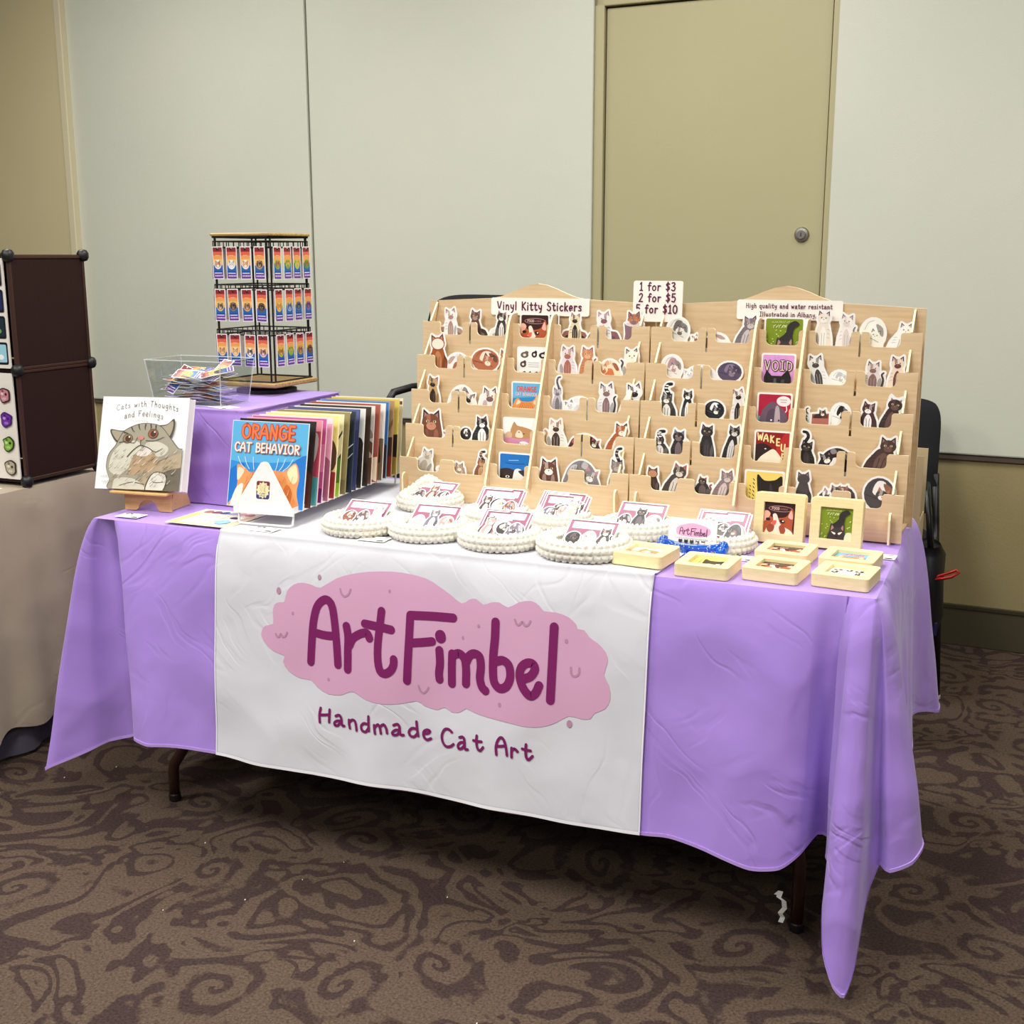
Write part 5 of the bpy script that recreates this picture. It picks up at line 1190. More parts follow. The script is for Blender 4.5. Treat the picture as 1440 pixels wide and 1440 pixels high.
# ================================================================ CLEAR ACRYLIC BIN
def clear_mat():
    m = bpy.data.materials.new('clear_acrylic'); m.use_nodes = True; nt = m.node_tree; nt.nodes.clear()
    out = nt.nodes.new('ShaderNodeOutputMaterial'); tr = nt.nodes.new('ShaderNodeBsdfTransparent'); gl = nt.nodes.new('ShaderNodeBsdfGlossy'); mx = nt.nodes.new('ShaderNodeMixShader')
    tr.inputs[0].default_value = (.93, .95, .95, 1); gl.inputs['Roughness'].default_value = .03
    fr = nt.nodes.new('ShaderNodeLayerWeight'); fr.inputs[0].default_value = .25; ml = nt.nodes.new('ShaderNodeMath'); ml.operation = 'MULTIPLY'; ml.inputs[1].default_value = .35
    nt.links.new(fr.outputs['Facing'], ml.inputs[0]); nt.links.new(ml.outputs[0], mx.inputs[0]); nt.links.new(tr.outputs[0], mx.inputs[1]); nt.links.new(gl.outputs[0], mx.inputs[2]); nt.links.new(mx.outputs[0], out.inputs[0])
    return m
CLEAR = clear_mat()
CLEARE = mat('acrylic_edge', 'dfe6e6', rough=.15); 
CLEARE.node_tree.nodes['Principled BSDF'].inputs['Alpha'].default_value = .45
bx, by, ba = -.042, .300, .02
bi = empty('acrylic_bin', (bx, by, RT), (0, 0, ba)); tag(bi, 'clear acrylic bin full of loose pin cards on the lilac riser', 'bin')
bw, bd, bh = .205, .125, .116; fl_ = .014; th = .0022
def frustum_shell():
    b = MB(); o = [(-fl_, -fl_), (bw+fl_, -fl_), (bw+fl_, bd+fl_), (-fl_, bd+fl_)]; i_ = [(0, 0), (bw, 0), (bw, bd), (0, bd)]
    v = [(x, y, 0) for x, y in i_]+[(x, y, bh) for x, y in o]
    v2 = [(x+(th if x < bw/2 else -th), y+(th if y < bd/2 else -th), z+(th if z == 0 else 0)) for x, y, z in v]
    f_ = [(0, 3, 2, 1)]+[(k, (k+1) % 4, 4+(k+1) % 4, 4+k) for k in range(4)]
    b.add(v+v2, f_+[tuple(q+8 for q in reversed(g)) for g in f_]+[(4+k, 4+(k+1) % 4, 12+(k+1) % 4, 12+k) for k in range(4)])
    return b
frustum_shell().build('tub', CLEAR, bi)
r_ = [(-fl_, -fl_, bh), (bw+fl_, -fl_, bh), (bw+fl_, bd+fl_, bh), (-fl_, bd+fl_, bh)]
MB().tube(r_, .0016, 6, closed=True).build('rim', CLEARE, bi)
for a, b in zip([(0, 0, 0), (bw, 0, 0), (bw, bd, 0), (0, bd, 0)], r_): MB().tube([a, b], .0013, 5).build('corner_edge', CLEARE, bi)
MB().tube([(0, 0, .001), (bw, 0, .001), (bw, bd, .001), (0, bd, .001)], .0014, 5, closed=True).build('bottom_edge', CLEARE, bi)
hx_ = -fl_*.80
MB().tube([(hx_-.001, .05, .088), (hx_, .05, .066), (hx_, .11, .066), (hx_-.001, .11, .088)], .0012, 5).build('handle_cutout', CLEARE, bi)
rn = random.Random(11); BM_ = Matrix.Translation((bx, by, RT)) @ Matrix.Rotation(ba, 4, 'Z')
heap = []
for i in range(24):   # lower layers lying flat in the tub
    lx = rn.uniform(.03, bw-.075); ly = rn.uniform(.03, bd-.05); z = .005+.0028*i; lx = .02+(bw-.04)*((i*.37)%1); heap.append((lx, ly, z, rn.uniform(-.5, .5)+(pi/2 if i % 3 else 0), rn.uniform(-.3, .3), i))
tops = [(.075, .046, .076, 1.5, -.55, 9), (.13, .046, .074, 1.15, -.5, 1), (.165, .05, .084, 2.2, -.35, 11), (.03, .05, .062, -.35, -.9, 3), (.16, .075, .078, 1.3, -.2, 14), (.09, .09, .088, 1.5, -.15, 8), (.15, .09, .086, -.2, -.6, 4)]
places = ['lying across the left of the heap', 'crossing the middle of the heap', 'on top at the right of the heap', 'standing at the left end of the heap', 'slipping down the right wall', 'flat at the back of the heap', 'poking up at the back right']
for i, (lx, ly, z, ra, tl, c) in enumerate(heap+tops):
    o = pin_card(*PINC[(c*5) % 24], variant=0)
    Rm = Matrix.Rotation(ra, 4, 'Z') @ Matrix.Rotation(-pi/2-(tl if i < 24 else 0)*.5, 4, 'X')
    if i >= 24: Rm = Matrix.Rotation(-tl, 4, 'X') @ Rm
    cx0, cz0 = .018, .044
    o.matrix_world = BM_ @ Matrix.Translation((max(.042, min(lx, bw-.042)), max(.045, min(ly, bd-.045)), z)) @ Rm @ Matrix.Translation((-cx0, 0, -cz0))
    if i < 24: tag(o, 'loose pin card buried in the lower layers of the clear bin', 'pin card', 'pin cards heaped in the clear bin')
    else: tag(o, 'loose pin card in the clear bin, %s' % places[i-24], 'pin card', 'loose cards on top of the bin heap')

# ================================================================ BOOK ON STAND
st_ = empty('book_stand', (.075, .112, T+.006), (0, 0, .10)); tag(st_, 'small bamboo book stand with an arched front foot', 'stand')
ap = [(-.066, 0), (-.066, .045), (.066, .045), (.066, 0), (.035, 0)]+[(.028*cos(radians(a)), .028*sin(radians(a))) for a in range(10, 171, 16)]+[(-.035, 0)]
MB().prism(ap, -.004, .002).build('front_foot', BAMBOO, st_)
MB().box(-.088, .072, -.034, .006, .045, .0505, bev=.001).build('ledge', BAMBOO, st_)
bk_ = MB().box(-.06, .06, .0, .005, 0, .17).build('back_rest', BAMBOO, st_); bk_.rotation_euler = (-radians(17), 0, 0); bk_.location = (0, .012, .030)
MB().prism([(0, 0), (.10, 0), (.05, .12)], -.055, -.050, ax='x').build('side_brace', BAMBOO, st_)
MB().prism([(0, 0), (.10, 0), (.05, .12)], .050, .055, ax='x').build('side_brace', BAMBOO, st_)
BW_, BH_, BT_ = .245, .232, .026
book = empty('picture_book', (.0, .0, 0)); tag(book, 'white square picture book with a grey tabby cover leaning on the bamboo stand', 'book')
A = Art(rect(0, 0, BW_, BH_), th=.0015, bmat=mat('white_book_cover', 'f8f7f6', rough=.3))
GR = '3c3a34'
for t, y, arc in (('Cats with Thoughts', .196, .012), ('and Feelings', .176, .008)): write(A, t, BW_*(.53 if arc > .01 else .50), y, .0145, '5c5a54', w=.0012, sp=1.9, arc=arc)
write(A, 'A Coloring Book', BW_*.47, .1675, .005, 'b0aea6', w=.0004, arc=.004)
squig(A, .022, .030, .024, .005, 'b4b4ae', 6, 2, .12); squig(A, .030, .017, .020, .005, 'b4b4ae', 5, 3, .12)
u_ = lambda x, y: (BW_*x, BH_*y)
def bp_(pts, c, n=5): 
    q = clip(cr([u_(*p) for p in pts], True, n), 0.001, .001, BW_-.004, BH_-.001)
    if q: A.poly(q, c)
def bl_(pts, w, c, w1=None): A.faces(strip(cr([u_(*p) for p in pts], n=5), w, w1), c)
OUTL = '4a473c'; FUR = 'a39c88'; FURL = 'd2cebc'; FURD = '6c6454'; TANF = 'b89c78'
full_ = [(.22, -.02), (.17, .10), (.12, .22), (.13, .36), (.20, .46), (.24, .54), (.30, .63), (.45, .70), (.60, .71), (.72, .68), (.82, .58), (.93, .46), (1.02, .40), (1.04, -.02)]
bp_([(.24, .50), (.16, .56), (.13, .64), (.24, .63), (.36, .62)], OUTL); bp_([(.24, .52), (.175, .57), (.15, .63), (.25, .62), (.33, .61)], 'a89c84')
bp_([(.66, .68), (.78, .71), (.86, .77), (.87, .66), (.82, .56)], OUTL); bp_([(.69, .67), (.78, .70), (.845, .745), (.85, .66), (.80, .57)], 'a89c84')
bp_([(x*1.0, y+.006) for x, y in full_], OUTL); bp_([(x+(.006 if x < .5 else -.004), y) for x, y in full_], FUR)
bp_([(.55, .02), (.60, .22), (.78, .34), (1.0, .38), (1.1, .2), (1.1, -.1), (.6, -.1)], FURD)
bp_([(.34, .05), (.52, .12), (.72, .30), (.98, .40), (1.05, .28), (.80, .20), (.60, .02), (.40, -.05)], 'b4a284')
bp_([(.16, .20), (.18, .38), (.30, .50), (.46, .52), (.52, .42), (.44, .30), (.30, .16)], FURL)
bp_([(.56, .50), (.70, .52), (.82, .46), (.78, .38), (.66, .36), (.56, .40)], FURL)
bp_([(.40, .16), (.42, .34), (.56, .46), (.68, .38), (.72, .28), (.60, .20)], TANF); bp_([(.46, .38), (.56, .46), (.64, .40), (.55, .36)], 'e8dcd4')
bp_([(.26, .12), (.22, .06), (.26, -.05), (.62, -.05), (.56, .06), (.44, .12)], FURL); bp_([(.60, -.02), (.62, .12), (.70, .20), (.82, .18), (.84, .08), (.78, -.02)], OUTL); bp_([(.61, -.02), (.635, .12), (.70, .19), (.81, .17), (.825, .08), (.77, -.02)], 'e0dcd0')
bl_([(.68, .09), (.73, .085), (.80, .095)], .0022, FURD); bl_([(.30, .04), (.44, .08), (.58, .06)], .0018, OUTL)
for p in ([(.38, .665), (.40, .63), (.42, .62)], [(.46, .695), (.47, .66), (.485, .64)], [(.54, .70), (.535, .67), (.54, .645)], [(.60, .70), (.605, .67), (.60, .65)], [(.66, .69), (.66, .66), (.65, .64)], [(.30, .61), (.34, .60), (.37, .57)]): bl_(p, .0042, OUTL, .0012)
for ex, ey, tc_c in ((.345, .545, '9a7a48'), (.635, .605, 'a45a38')):
    A.poly(ell(*u_(ex, ey), .0148, .0120, .15, 20), OUTL); A.poly(ell(*u_(ex, ey), .0128, .0100, .15, 20), tc_c); A.poly(ell(*u_(ex+.005, ey), .0082, .0078, 0, 16), '4a2c18'); A.poly(ell(*u_(ex+.018, ey+.018), .0022, n=8), 'f6f2ea')
bp_([(.455, .56), (.50, .575), (.54, .565), (.505, .53)], 'cc8478'); bl_([(.50, .535), (.50, .50), (.50, .475)], .0016, OUTL)
bl_([(.36, .35), (.42, .42), (.50, .475), (.60, .45), (.68, .41), (.76, .45)], .0026, OUTL, .0012); bl_([(.25, .50), (.33, .515), (.42, .50), (.46, .56)], .0014, OUTL); bl_([(.56, .53), (.66, .53), (.76, .57)], .0014, OUTL)
rn = random.Random(5)
for i in range(150):
    x = rn.uniform(.18, .92); y = rn.uniform(.03, .42)
    if inpoly((x, y), full_): dx = .035*rn.uniform(.6, 1.4); bl_([(x, y), (x+dx*.5, y+dx*.45), (x+dx, y+dx*1.1)], .0014, rn.choice([FURD, 'e4e0d2', 'a08c6c', OUTL]), .0004)
for i in range(5): bl_([(.55+.018*i, .505), (.552+.018*i, .49), (.551+.018*i, .475)], .0006, FURD)
cv_ = A.build('front_cover', book)
MB().box(.0, BW_-.001, .0016, BT_, .002, BH_-.002).build('page_block', mat('book_pages', 'e9e6ea', rough=.8), book)
MB().box(0, BW_, BT_, BT_+.0015, 0, BH_).build('back_cover', mat('white_book_back', 'e8e2ea', rough=.4), book)
MB().box(-.0015, .0, 0, BT_+.0015, 0, BH_).build('spine', mat('white_book_back', 'e8e2ea', rough=.4), book)
book.rotation_euler = (-radians(17), radians(-1), .10); book.location = (-.062, .080, T+.0575)

# ================================================================ PRICE SHEET AND LITTLE CARDS
def flat(o, x, y, z, rz, dx=0, dy=0):
    """lay an art piece face up; x, y is its lower-left corner"""
    o.rotation_euler = (-pi/2, 0, rz); o.location = (x, y, z)
SH = (.178, .160)
A = Art(rect(0, 0, *SH), th=.0005, bmat=mat('sheet_paper_cream', 'f6e8cc', rough=.5))
A.poly(rect(.004, .004, SH[0]-.004, SH[1]-.004), 'f3dcae'); A.poly([(.004, .004), (.05, .004), (.03, SH[1]-.004), (.004, SH[1]-.004)], 'f6e08c')
A.poly(rrect(.008, .118, .170, .152, .004), 'fbf6ee')
for i, c in enumerate(('b06858', '7a4c60', '3c5878', '94a4b8', 'e0b0a0', 'c07868')): A.poly(cr([(.02+.024*i, .122), (.018+.024*i, .140), (.03+.024*i, .148), (.042+.024*i, .136), (.04+.024*i, .122)], True), c)
A.poly(rrect(.028, .012, .105, .108, .005), 'f9efe0'); A.poly(rrect(.112, .010, .158, .108, .005), 'fbf8f4')
for i in range(4): squig(A, .066, .088-.024*i, .06, .007, '8a6c68', 7, i, .14)
A.poly(ell(.135, .040, .019, .021, n=20), '96ccd8'); A.poly(cr([(.125, .082), (.128, .095), (.138, .098), (.148, .092), (.146, .082)], True), '3a2a2c')
o = A.build('price_sheet'); flat(o, .205, .008, T+.0095, .0); tag(o, 'cream and yellow printed price sheet lying left of the print holder', 'paper sheet')
def small_card(x, y, rz, label, z=T+.0072, w_=.066, h_=.044, dark='2c2826'):
    A = Art(rrect(0, 0, w_, h_, .002), th=.0004, bmat=PAPER)
    A.poly(cr([(.004, h_-.004), (.010, h_-.012), (.018, h_-.006), (.026, h_-.012), (.024, h_-.003)], True), dark)
    A.poly(cr([(w_-.022, .004), (w_-.018, .012), (w_-.008, .012), (w_-.004, .004)], True), dark)
    A.poly(cr([(w_-.018, h_-.012), (w_-.012, h_-.004), (w_-.005, h_-.008), (w_-.008, h_-.014)], True), 'b8a8a0')
    for i in range(3): A.poly(rect(.018, .014+.007*i, w_-.02, .0155+.007*i), 'b0aca8')
    o = A.build('small_card'); flat(o, x, y, z, rz); tag(o, label, 'card', 'small white info cards lying on the cloth'); return o
small_card(.045, .020, .02, 'small white card with cat silhouettes in front of the bamboo stand')
small_card(.438, .006, .0, 'small white card lying in front of the white print holder', T+.0105)
small_card(.720, .018, .05, 'small white card between the two leftmost crocheted baskets', T+.0105)
small_card(1.500, .185, -.1, 'small white card beside the blue card holder', T+.0055)
small_card(1.765, .310, -.05, 'small white card at the right table edge behind the frames', T+.0055)
small_card(.125, .300, -.35, 'small card with dark silhouettes lying on the riser by the bin', RT+.0005, .075, .05, '4a4450')

# ================================================================ PRINT HOLDER AND PRINTS
HX, HY, HA = .352, .050, radians(3)
fh = empty('print_holder', (HX, HY, T+.0095), (0, 0, HA)); tag(fh, 'white metal desktop record holder with a triangular front plate', 'holder')
tw, td = .172, .60
MB().box(.018, tw, .004, td, .032, .0345).build('tray', WHITEM, fh)
MB().box(.017, .019, .004, td, .032, .046).build('tray_lip', WHITEM, fh); MB().box(tw-.001, tw+.001, .004, td, .032, .046).build('tray_lip', WHITEM, fh)
tp = [(.018, .028), (.018, .038), (.078, .138), (.084, .147), (.091, .150), (.097, .150), (.104, .147), (.110, .138), (tw+.004, .038), (tw+.004, .028)]
fp = MB().prism(tp, -.0015, .0015).build('front_plate', WHITEM, fh); fp.rotation_euler = (-radians(10), 0, 0)
MB().prism(tp, -.0015, .0015).build('rear_plate', WHITEM, fh).location = (0, td, 0)
for y_ in (.02, td-.03):
    P = [(.024, y_, .032), (.024, y_-.006, .006), (.030, y_-.010, .0025), (.04, y_-.011, .0022), (tw-.02, y_-.011, .0022), (tw-.010, y_-.010, .0025), (tw-.004, y_-.006, .006), (tw-.004, y_, .032)]
    MB().tube(P, .0028, 8).build('foot_loop', WHITEM, fh, smooth=True)
# little sun card stuck to the plate
A = Art(rrect(0, 0, .034, .040, .001), th=.0005)
A.poly(rrect(.0035, .004, .0305, .036, .004), '3c4078'); A.poly(rect(.0035, .022, .0305, .034), 'a8683c'); A.poly(rrect(.0035, .028, .0305, .036, .003), '7a3034')
A.poly([(.017+(.0115 if i % 2 else .0145)*cos(i*pi/12)*.95, .020+(.0125 if i % 2 else .0155)*sin(i*pi/12)) for i in range(24)], 'f4e8b8')
A.faces([q for p in ([(.012, .018), (.011, .028), (.013, .031)], [(.0145, .017), (.015, .027)]) for q in strip(p, .0007)], 'b0a070'); A.faces(strip(cr([(.019, .018), (.022, .020), (.0185, .025), (.0215, .030), (.0225, .026), (.019, .021), (.022, .017)], n=4), .0009), 'c8a868'); squig(A, .017, .0125, .013, .003, '4a5080', 4, 5); squig(A, .017, .0085, .012, .003, '4a5080', 4, 6)
sc_ = A.build('sun_badge_card'); tag(sc_, 'small square card with a sun badge stuck on the white triangular plate', 'card')
sc_.matrix_world = Matrix.Translation((HX, HY, T+.0095)) @ Matrix.Rotation(HA, 4, 'Z') @ Matrix.Rotation(-radians(10), 4, 'X') @ Matrix.Translation((.072, -.0024, .058)) @ Matrix.Scale(1.3, 4)
# prints: (description, layers on a unit square)
PW, PH = .205, .203
def print_art(i, spec):
    desc, bg, lay, edge = spec
    A = Art(rect(0, 0, PW, PH), th=.0022, bmat=mat('backing_board_'+edge, edge, rough=.5))
    A.poly(rect(.0015, .0015, PW-.0015, PH-.0015), bg)
    for pts, c in lay:
        q = clip(cr([(x*PW, y*PH) for x, y in pts], True, 4), .0015, .0015, PW-.0015, PH-.0015)
        if q: A.poly(q, c)
    return A
OR_ = [([(-.1, .55), (1.1, .62), (1.1, 1.1), (-.1, 1.1)], '5cb4e4'), ([(-.1, .3), (.2, .5), (.15, .0), (-.1, -.1)], '1474cc'), ([(.85, .0), (.8, .5), (1.1, .6), (1.1, -.1)], '1878d0'),
 ([(.02, -.1), (.08, .12), (.12, .28), (.10, .48), (.20, .46), (.30, .40), (.55, .44), (.72, .44), (.86, .54), (.92, .38), (.90, .20), (.95, .0), (.95, -.1)], 'f0a060'),
 ([(.12, .30), (.115, .45), (.20, .42)], 'fae0c8'), ([(.76, .43), (.86, .52), (.90, .36), (.84, .30)], 'fbe6b8'), ([(.02, -.1), (.1, .2), (.2, .25), (.12, -.1)], 'f8ece0'), ([(.16, .0), (.2, .18), (.28, .3), (.22, .05)], 'd87838'), ([(.70, .0), (.75, .28), (.84, .20), (.80, .0)], 'd87838')]
B1 = [(.3, -.1), (.2, .4), (.5, .7), (1.1, .75), (1.1, -.1)]
PR = [('blue print titled Orange Cat Behavior at the front of the holder', '2a90dc', OR_, 'e8eef4'),
 ('dark maroon framed print second in the holder', '2a1414', [([(.5, -.1), (.6, .4), (.9, .45), (1.1, .2), (1.1, -.1)], '5a2820'), ([(-.1, .9), (1.1, .86), (1.1, 1.1), (-.1, 1.1)], '120a0c')], '14100f'),
 ('raspberry and teal print with a white cat face', 'd8506c', [([(-.1, .3), (1.1, .32), (1.1, -.1), (-.1, -.1)], '58b0b4'), ([(.6, .5), (.75, .82), (.95, .84), (.94, .55), (.8, .4)], 'f6e8e4'), ([(-.1, 1.1), (-.1, .9), (1.1, .88), (1.1, 1.1)], 'e890a0')], 'f0c8c4'),
 ('magenta print with purple lower edge', 'c8589c', [([(-.1, .2), (1.1, .16), (1.1, -.1), (-.1, -.1)], '7a2078'), ([(.7, .6), (1.1, .7), (1.1, .4), (.8, .4)], 'e484b8')], 'f2d4e0'),
 ('pale pink print with mauve cat', 'e8a4c0', [([(.5, .1), (.6, .5), (.9, .55), (1.1, .3), (1.1, -.1), (.6, -.1)], 'a8607c'), ([(-.1, 1.1), (-.1, .93), (1.1, .93), (1.1, 1.1)], 'f6dcd8')], 'f4e0dc'),
 ('yellow and brown print with a red base', 'f0e08c', [([(.86, .35), (.84, .7), (.95, .68), (1.0, .5), (.96, .35)], '5a3a24'), ([(-.1, .32), (1.1, .3), (1.1, -.1), (-.1, -.1)], '9c2c30')], 'f4ecc8'),
 ('cream print with dark diagonal lines and green base', 'ece4b8', [([(.72, .3), (.74, .3), (1.06, .9), (1.04, .9)], '2c2824'), ([(.86, .3), (.88, .3), (1.1, .66), (1.08, .68)], '2c2824'), ([(-.1, .32), (1.1, .3), (1.1, -.1), (-.1, -.1)], 'a8d038'), ([(.8, .2), (.85, .42), (1.05, .46), (1.1, .2)], '5c8424')], 'efe8c4'),
 ('olive khaki print edge in the middle of the holder', '9a8c5c', [([(-.1, .2), (1.1, .16), (1.1, -.1), (-.1, -.1)], '7c7048')], '9a8e60'),
 ('navy print with whiskered black cat', 'f0e8b0', [([(.5, -.1), (.6, .6), (.78, .66), (.86, .84), (1.02, 1.1), (1.1, 1.1), (1.1, -.1)], '24303c'), ([(.8, .45), (.98, .60), (.985, .59), (.81, .44)], 'e0e4e8'), ([(.8, .3), (1.0, .5), (1.0, .49), (.81, .29)], 'e0e4e8')], '2c3c50'),
 ('slate blue print', '5c6498', [([(.6, -.1), (.7, .6), (1.1, .7), (1.1, -.1)], '4c5488')], '343c60'),
 ('white print with grey furred black cat', 'e8e8e4', [([(.6, -.1), (.7, .4), (.88, .62), (1.0, .55), (1.1, -.1)], '2c2828'), ([(.8, .2), (.86, .45), (.9, .4), (.86, .2)], '8a8684')], 'eceae4'),
 ('dark umber print', '3a2a1c', [([(.7, .2), (1.1, .3), (1.1, -.1), (.7, -.1)], '241a14')], '2a2018'),
 ('white and brown tabby print', 'ece4dc', [([(.7, -.1), (.74, .4), (.95, .56), (1.1, .3), (1.1, -.1)], '7c5038'), ([(.8, .6), (.9, .75), (1.0, .6)], 'a8948c'), ([(.8, .35), (.9, .45), (1.0, .35)], 'e8c8b4')], 'efe9e4'),
 ('rust red print', '9c5030', [([(.8, .4), (1.1, .5), (1.1, 1.1), (.8, 1.1)], 'a4584c'), ([(.84, .1), (.9, .3), (1.1, .3), (1.1, 0)], 'f0dcc0')], 'b47058'),
 ('white print with brown ticked cat', 'f0efe8', [([(.8, -.1), (.84, .4), (.96, .55), (1.1, .4), (1.1, -.1)], '7a6a50'), ([(.86, .25), (.92, .5), (.96, .25)], '3a3028')], 'f0eee6'),
 ('bright blue print near the back of the holder', '3a74b8', [([(.7, -.1), (.8, .4), (.95, .45), (1.1, .3), (1.1, -.1)], '3c2c2c')], '88b8dc'),
 ('brown wood grain print', 'b48c60', [([(.85, .5), (1.06, .9), (1.08, .88), (.88, .48)], '8a6440'), ([(.8, -.1), (.84, .3), (1.1, .34), (1.1, -.1)], '8c2c20'), ([(.84, .3), (.9, .5), (1.05, .5), (1.1, .3)], '4a2c20')], 'c8a078'),
 ('mustard print with a dark corner', 'd8c860', [([(.8, .2), (.86, .5), (1.1, .5), (1.1, .2)], '2c2018'), ([(.8, .2), (1.1, .2), (1.1, -.1), (.8, -.1)], 'a08c40')], 'e0d484'),
 ('cream print at the very back of the holder', 'efe6cc', [([(-.1, .92), (1.1, .92), (1.1, .96), (-.1, .96)], '6a3c30')], 'f6f0e0')]
for i, sp_ in enumerate(PR):
    A = print_art(i, sp_)
    if i == 0:
        for t, y, h, c, c2 in (('ORANGE', .80, .155, 'f07a48', 'c8481c'), ('CAT BEHAVIOR', .64, .105, 'f8ece4', 'd8886a')):
            H_ = h*PH; sc2 = min(1.0, PW*.86/text_w(t, H_, 1.0)); 
            for w, cc in ((.30, c2), (.17, c)): 
                for q in text_strokes(t, PW*.49, y*PH, H_*sc2, sp=1.0): A.faces(strip(q, w*H_*sc2), cc)
        for k in range(6):
            x = (.22, .28, .34, .62, .67, .72)[k]; dx = (-.10, -.07, -.02, .03, .07, .12)[k]
            A.line([(PW*x, PH*.44), (PW*(x+dx*.6), PH*.50), (PW*(x+dx), PH*.58)], .0012, 'e8f4fc')
        rn2 = random.Random(8)
        for k in range(26):
            x = rn2.uniform(.14, .86); y = rn2.uniform(.02, .34); A.line([(PW*x, PH*y), (PW*(x+.02), PH*(y+.04)), (PW*(x+.03), PH*(y+.09))], .0014, rn2.choice(['d0703c', 'f8d0a0', 'e08848']))
    o = A.build('art_print')
    o.matrix_world = Matrix.Translation((HX, HY, T+.0095)) @ Matrix.Rotation(HA, 4, 'Z') @ Matrix.Translation((-.019+.0015*(i % 3), .032+.0292*i, .036+.001*(i % 2))) @ Matrix.Rotation(-radians(13-.25*i), 4, 'X')
    tag(o, sp_[0] if i == 0 or 'holder' in sp_[0] else sp_[0]+' standing in the white holder', 'art print', 'square art prints in the holder')

# ================================================================ CROCHETED BASKETS
CRO = mat('cream_chunky_yarn', 'ebe6d8', rough=.95, noise=.12, scale=120, bump=.5, bscale=400)
def basket_mesh(fold=False):
    NA, NS = 240, 54; R, r = .071, .0180; vs = []; fs = []
    for i in range(NA):
        a = 2*pi*i/NA
        for j in range(NS):
            t = 2*pi*j/NS
            row = t/(2*pi)*9; st = a/(2*pi)*38+(int(row) % 2)*.5
            bmp = .0062*abs(sin(pi*st))**.8*abs(sin(pi*row))**.8+.0008*sin(a*170+t*9)
            rr = r-.0015+bmp; flat_ = 1.0
            x = (R+rr*cos(t)); z = rr*sin(t)*.98+r
            if z < .001: z = .001
            px, py = x*cos(a), x*sin(a)
            if fold:
                ca, wd_, hg, pl = fold; k = exp(-((a-ca)**2)/wd_); z += hg*k*(.6+.4*cos(t)); px *= 1-pl*k; py *= 1-pl*k
            vs.append((px, py, z))
    for i in range(NA):
        for j in range(NS): fs.append((i*NS+j, ((i+1) % NA)*NS+j, ((i+1) % NA)*NS+(j+1) % NS, i*NS+(j+1) % NS))
    return vs, fs
def floor_mesh():
    vs = [(0, 0, .010)]; fs = []; n = 64; rs = [(.012*k, .006+.0018*(k % 2)) for k in range(1, 6)]+[(.064, .008)]
    for q, z in rs:
        for i in range(n): a = 2*pi*i/n; vs.append((q*cos(a), q*sin(a), z+.0012*sin(a*24)))
    for i in range(n): fs.append((0, 1+i, 1+(i+1) % n))
    for k in range(len(rs)-1):
        for i in range(n): a, b = 1+k*n+i, 1+k*n+(i+1) % n; fs.append((a, b, b+n, a+n))
    return vs, fs
bv1, bf1 = basket_mesh(); bv2, bf2 = basket_mesh((2.0, .45, .046, .25)); bv3, bf3 = basket_mesh((1.75, .05, .034, .0)); flv, flf = floor_mesh()
first = None
RL = ['leftmost in the front row beside the print holder', 'second in the front row', 'third in the front row', 'right end of the front row, biggest', 'folded over at the left of the back row', 'second in the back row before the rack',
      'third in the back row with a raised rear rim', 'fourth in the back row near the white card', 'right end of the back row behind the blue card holder']
def sticker_sheet(k):
    Ws, Hs = .112, .085
    A = Art(rect(0, 0, Ws, Hs), th=.0006)
    A.poly(rect(.003, .003, Ws-.003, Hs-.003), '6e3448'); A.poly(rect(.003, .003, Ws-.003, Hs-.006), '9c5c74'); A.poly(rrect(.010, .058, Ws-.010, Hs-.008, .001), 'f8f4f4')
    squig(A, Ws/2, .067, .07, .004, 'c8b8bc', 12, k, .12)
    pal = [('8a5040', 'f0dcc8', '5a2c20'), ('5a4644', 'f4f0ec', '2a2020'), ('f4f0e8', 'd8c8a8', '3a3434'), ('7a7280', 'f0ecf0', '3a3640'), ('d0a098', 'f6ece4', '6a4840'), ('3a3234', 'f4f4f4', '1c181a'), ('2c2628', '5a5054', '141012'), ('c0b4b4', 'f6f4f4', '4a4044'), ('4a3c3c', 'e8d8d0', '201818')]
    for q in range(3):
        c = pal[(k*2+q) % 9]; kind = ('curl', 'arch', 'sit')[(q+k) % 3]; w_, h_ = .034, .044 if kind == 'sit' else .033
        x0 = .005+q*.0345; y0 = .014+.004*(q % 2)
        sil, L = cat(kind, w_, h_, *c, seed=k+q)
        A.poly([(x0+x, y0+y) for x, y in outline(sil, .0028, 26)], 'fbfaf8'); put_layers(A, L, lambda p: (x0+p[0], y0+p[1]))
    return A.build('sticker_sheet')
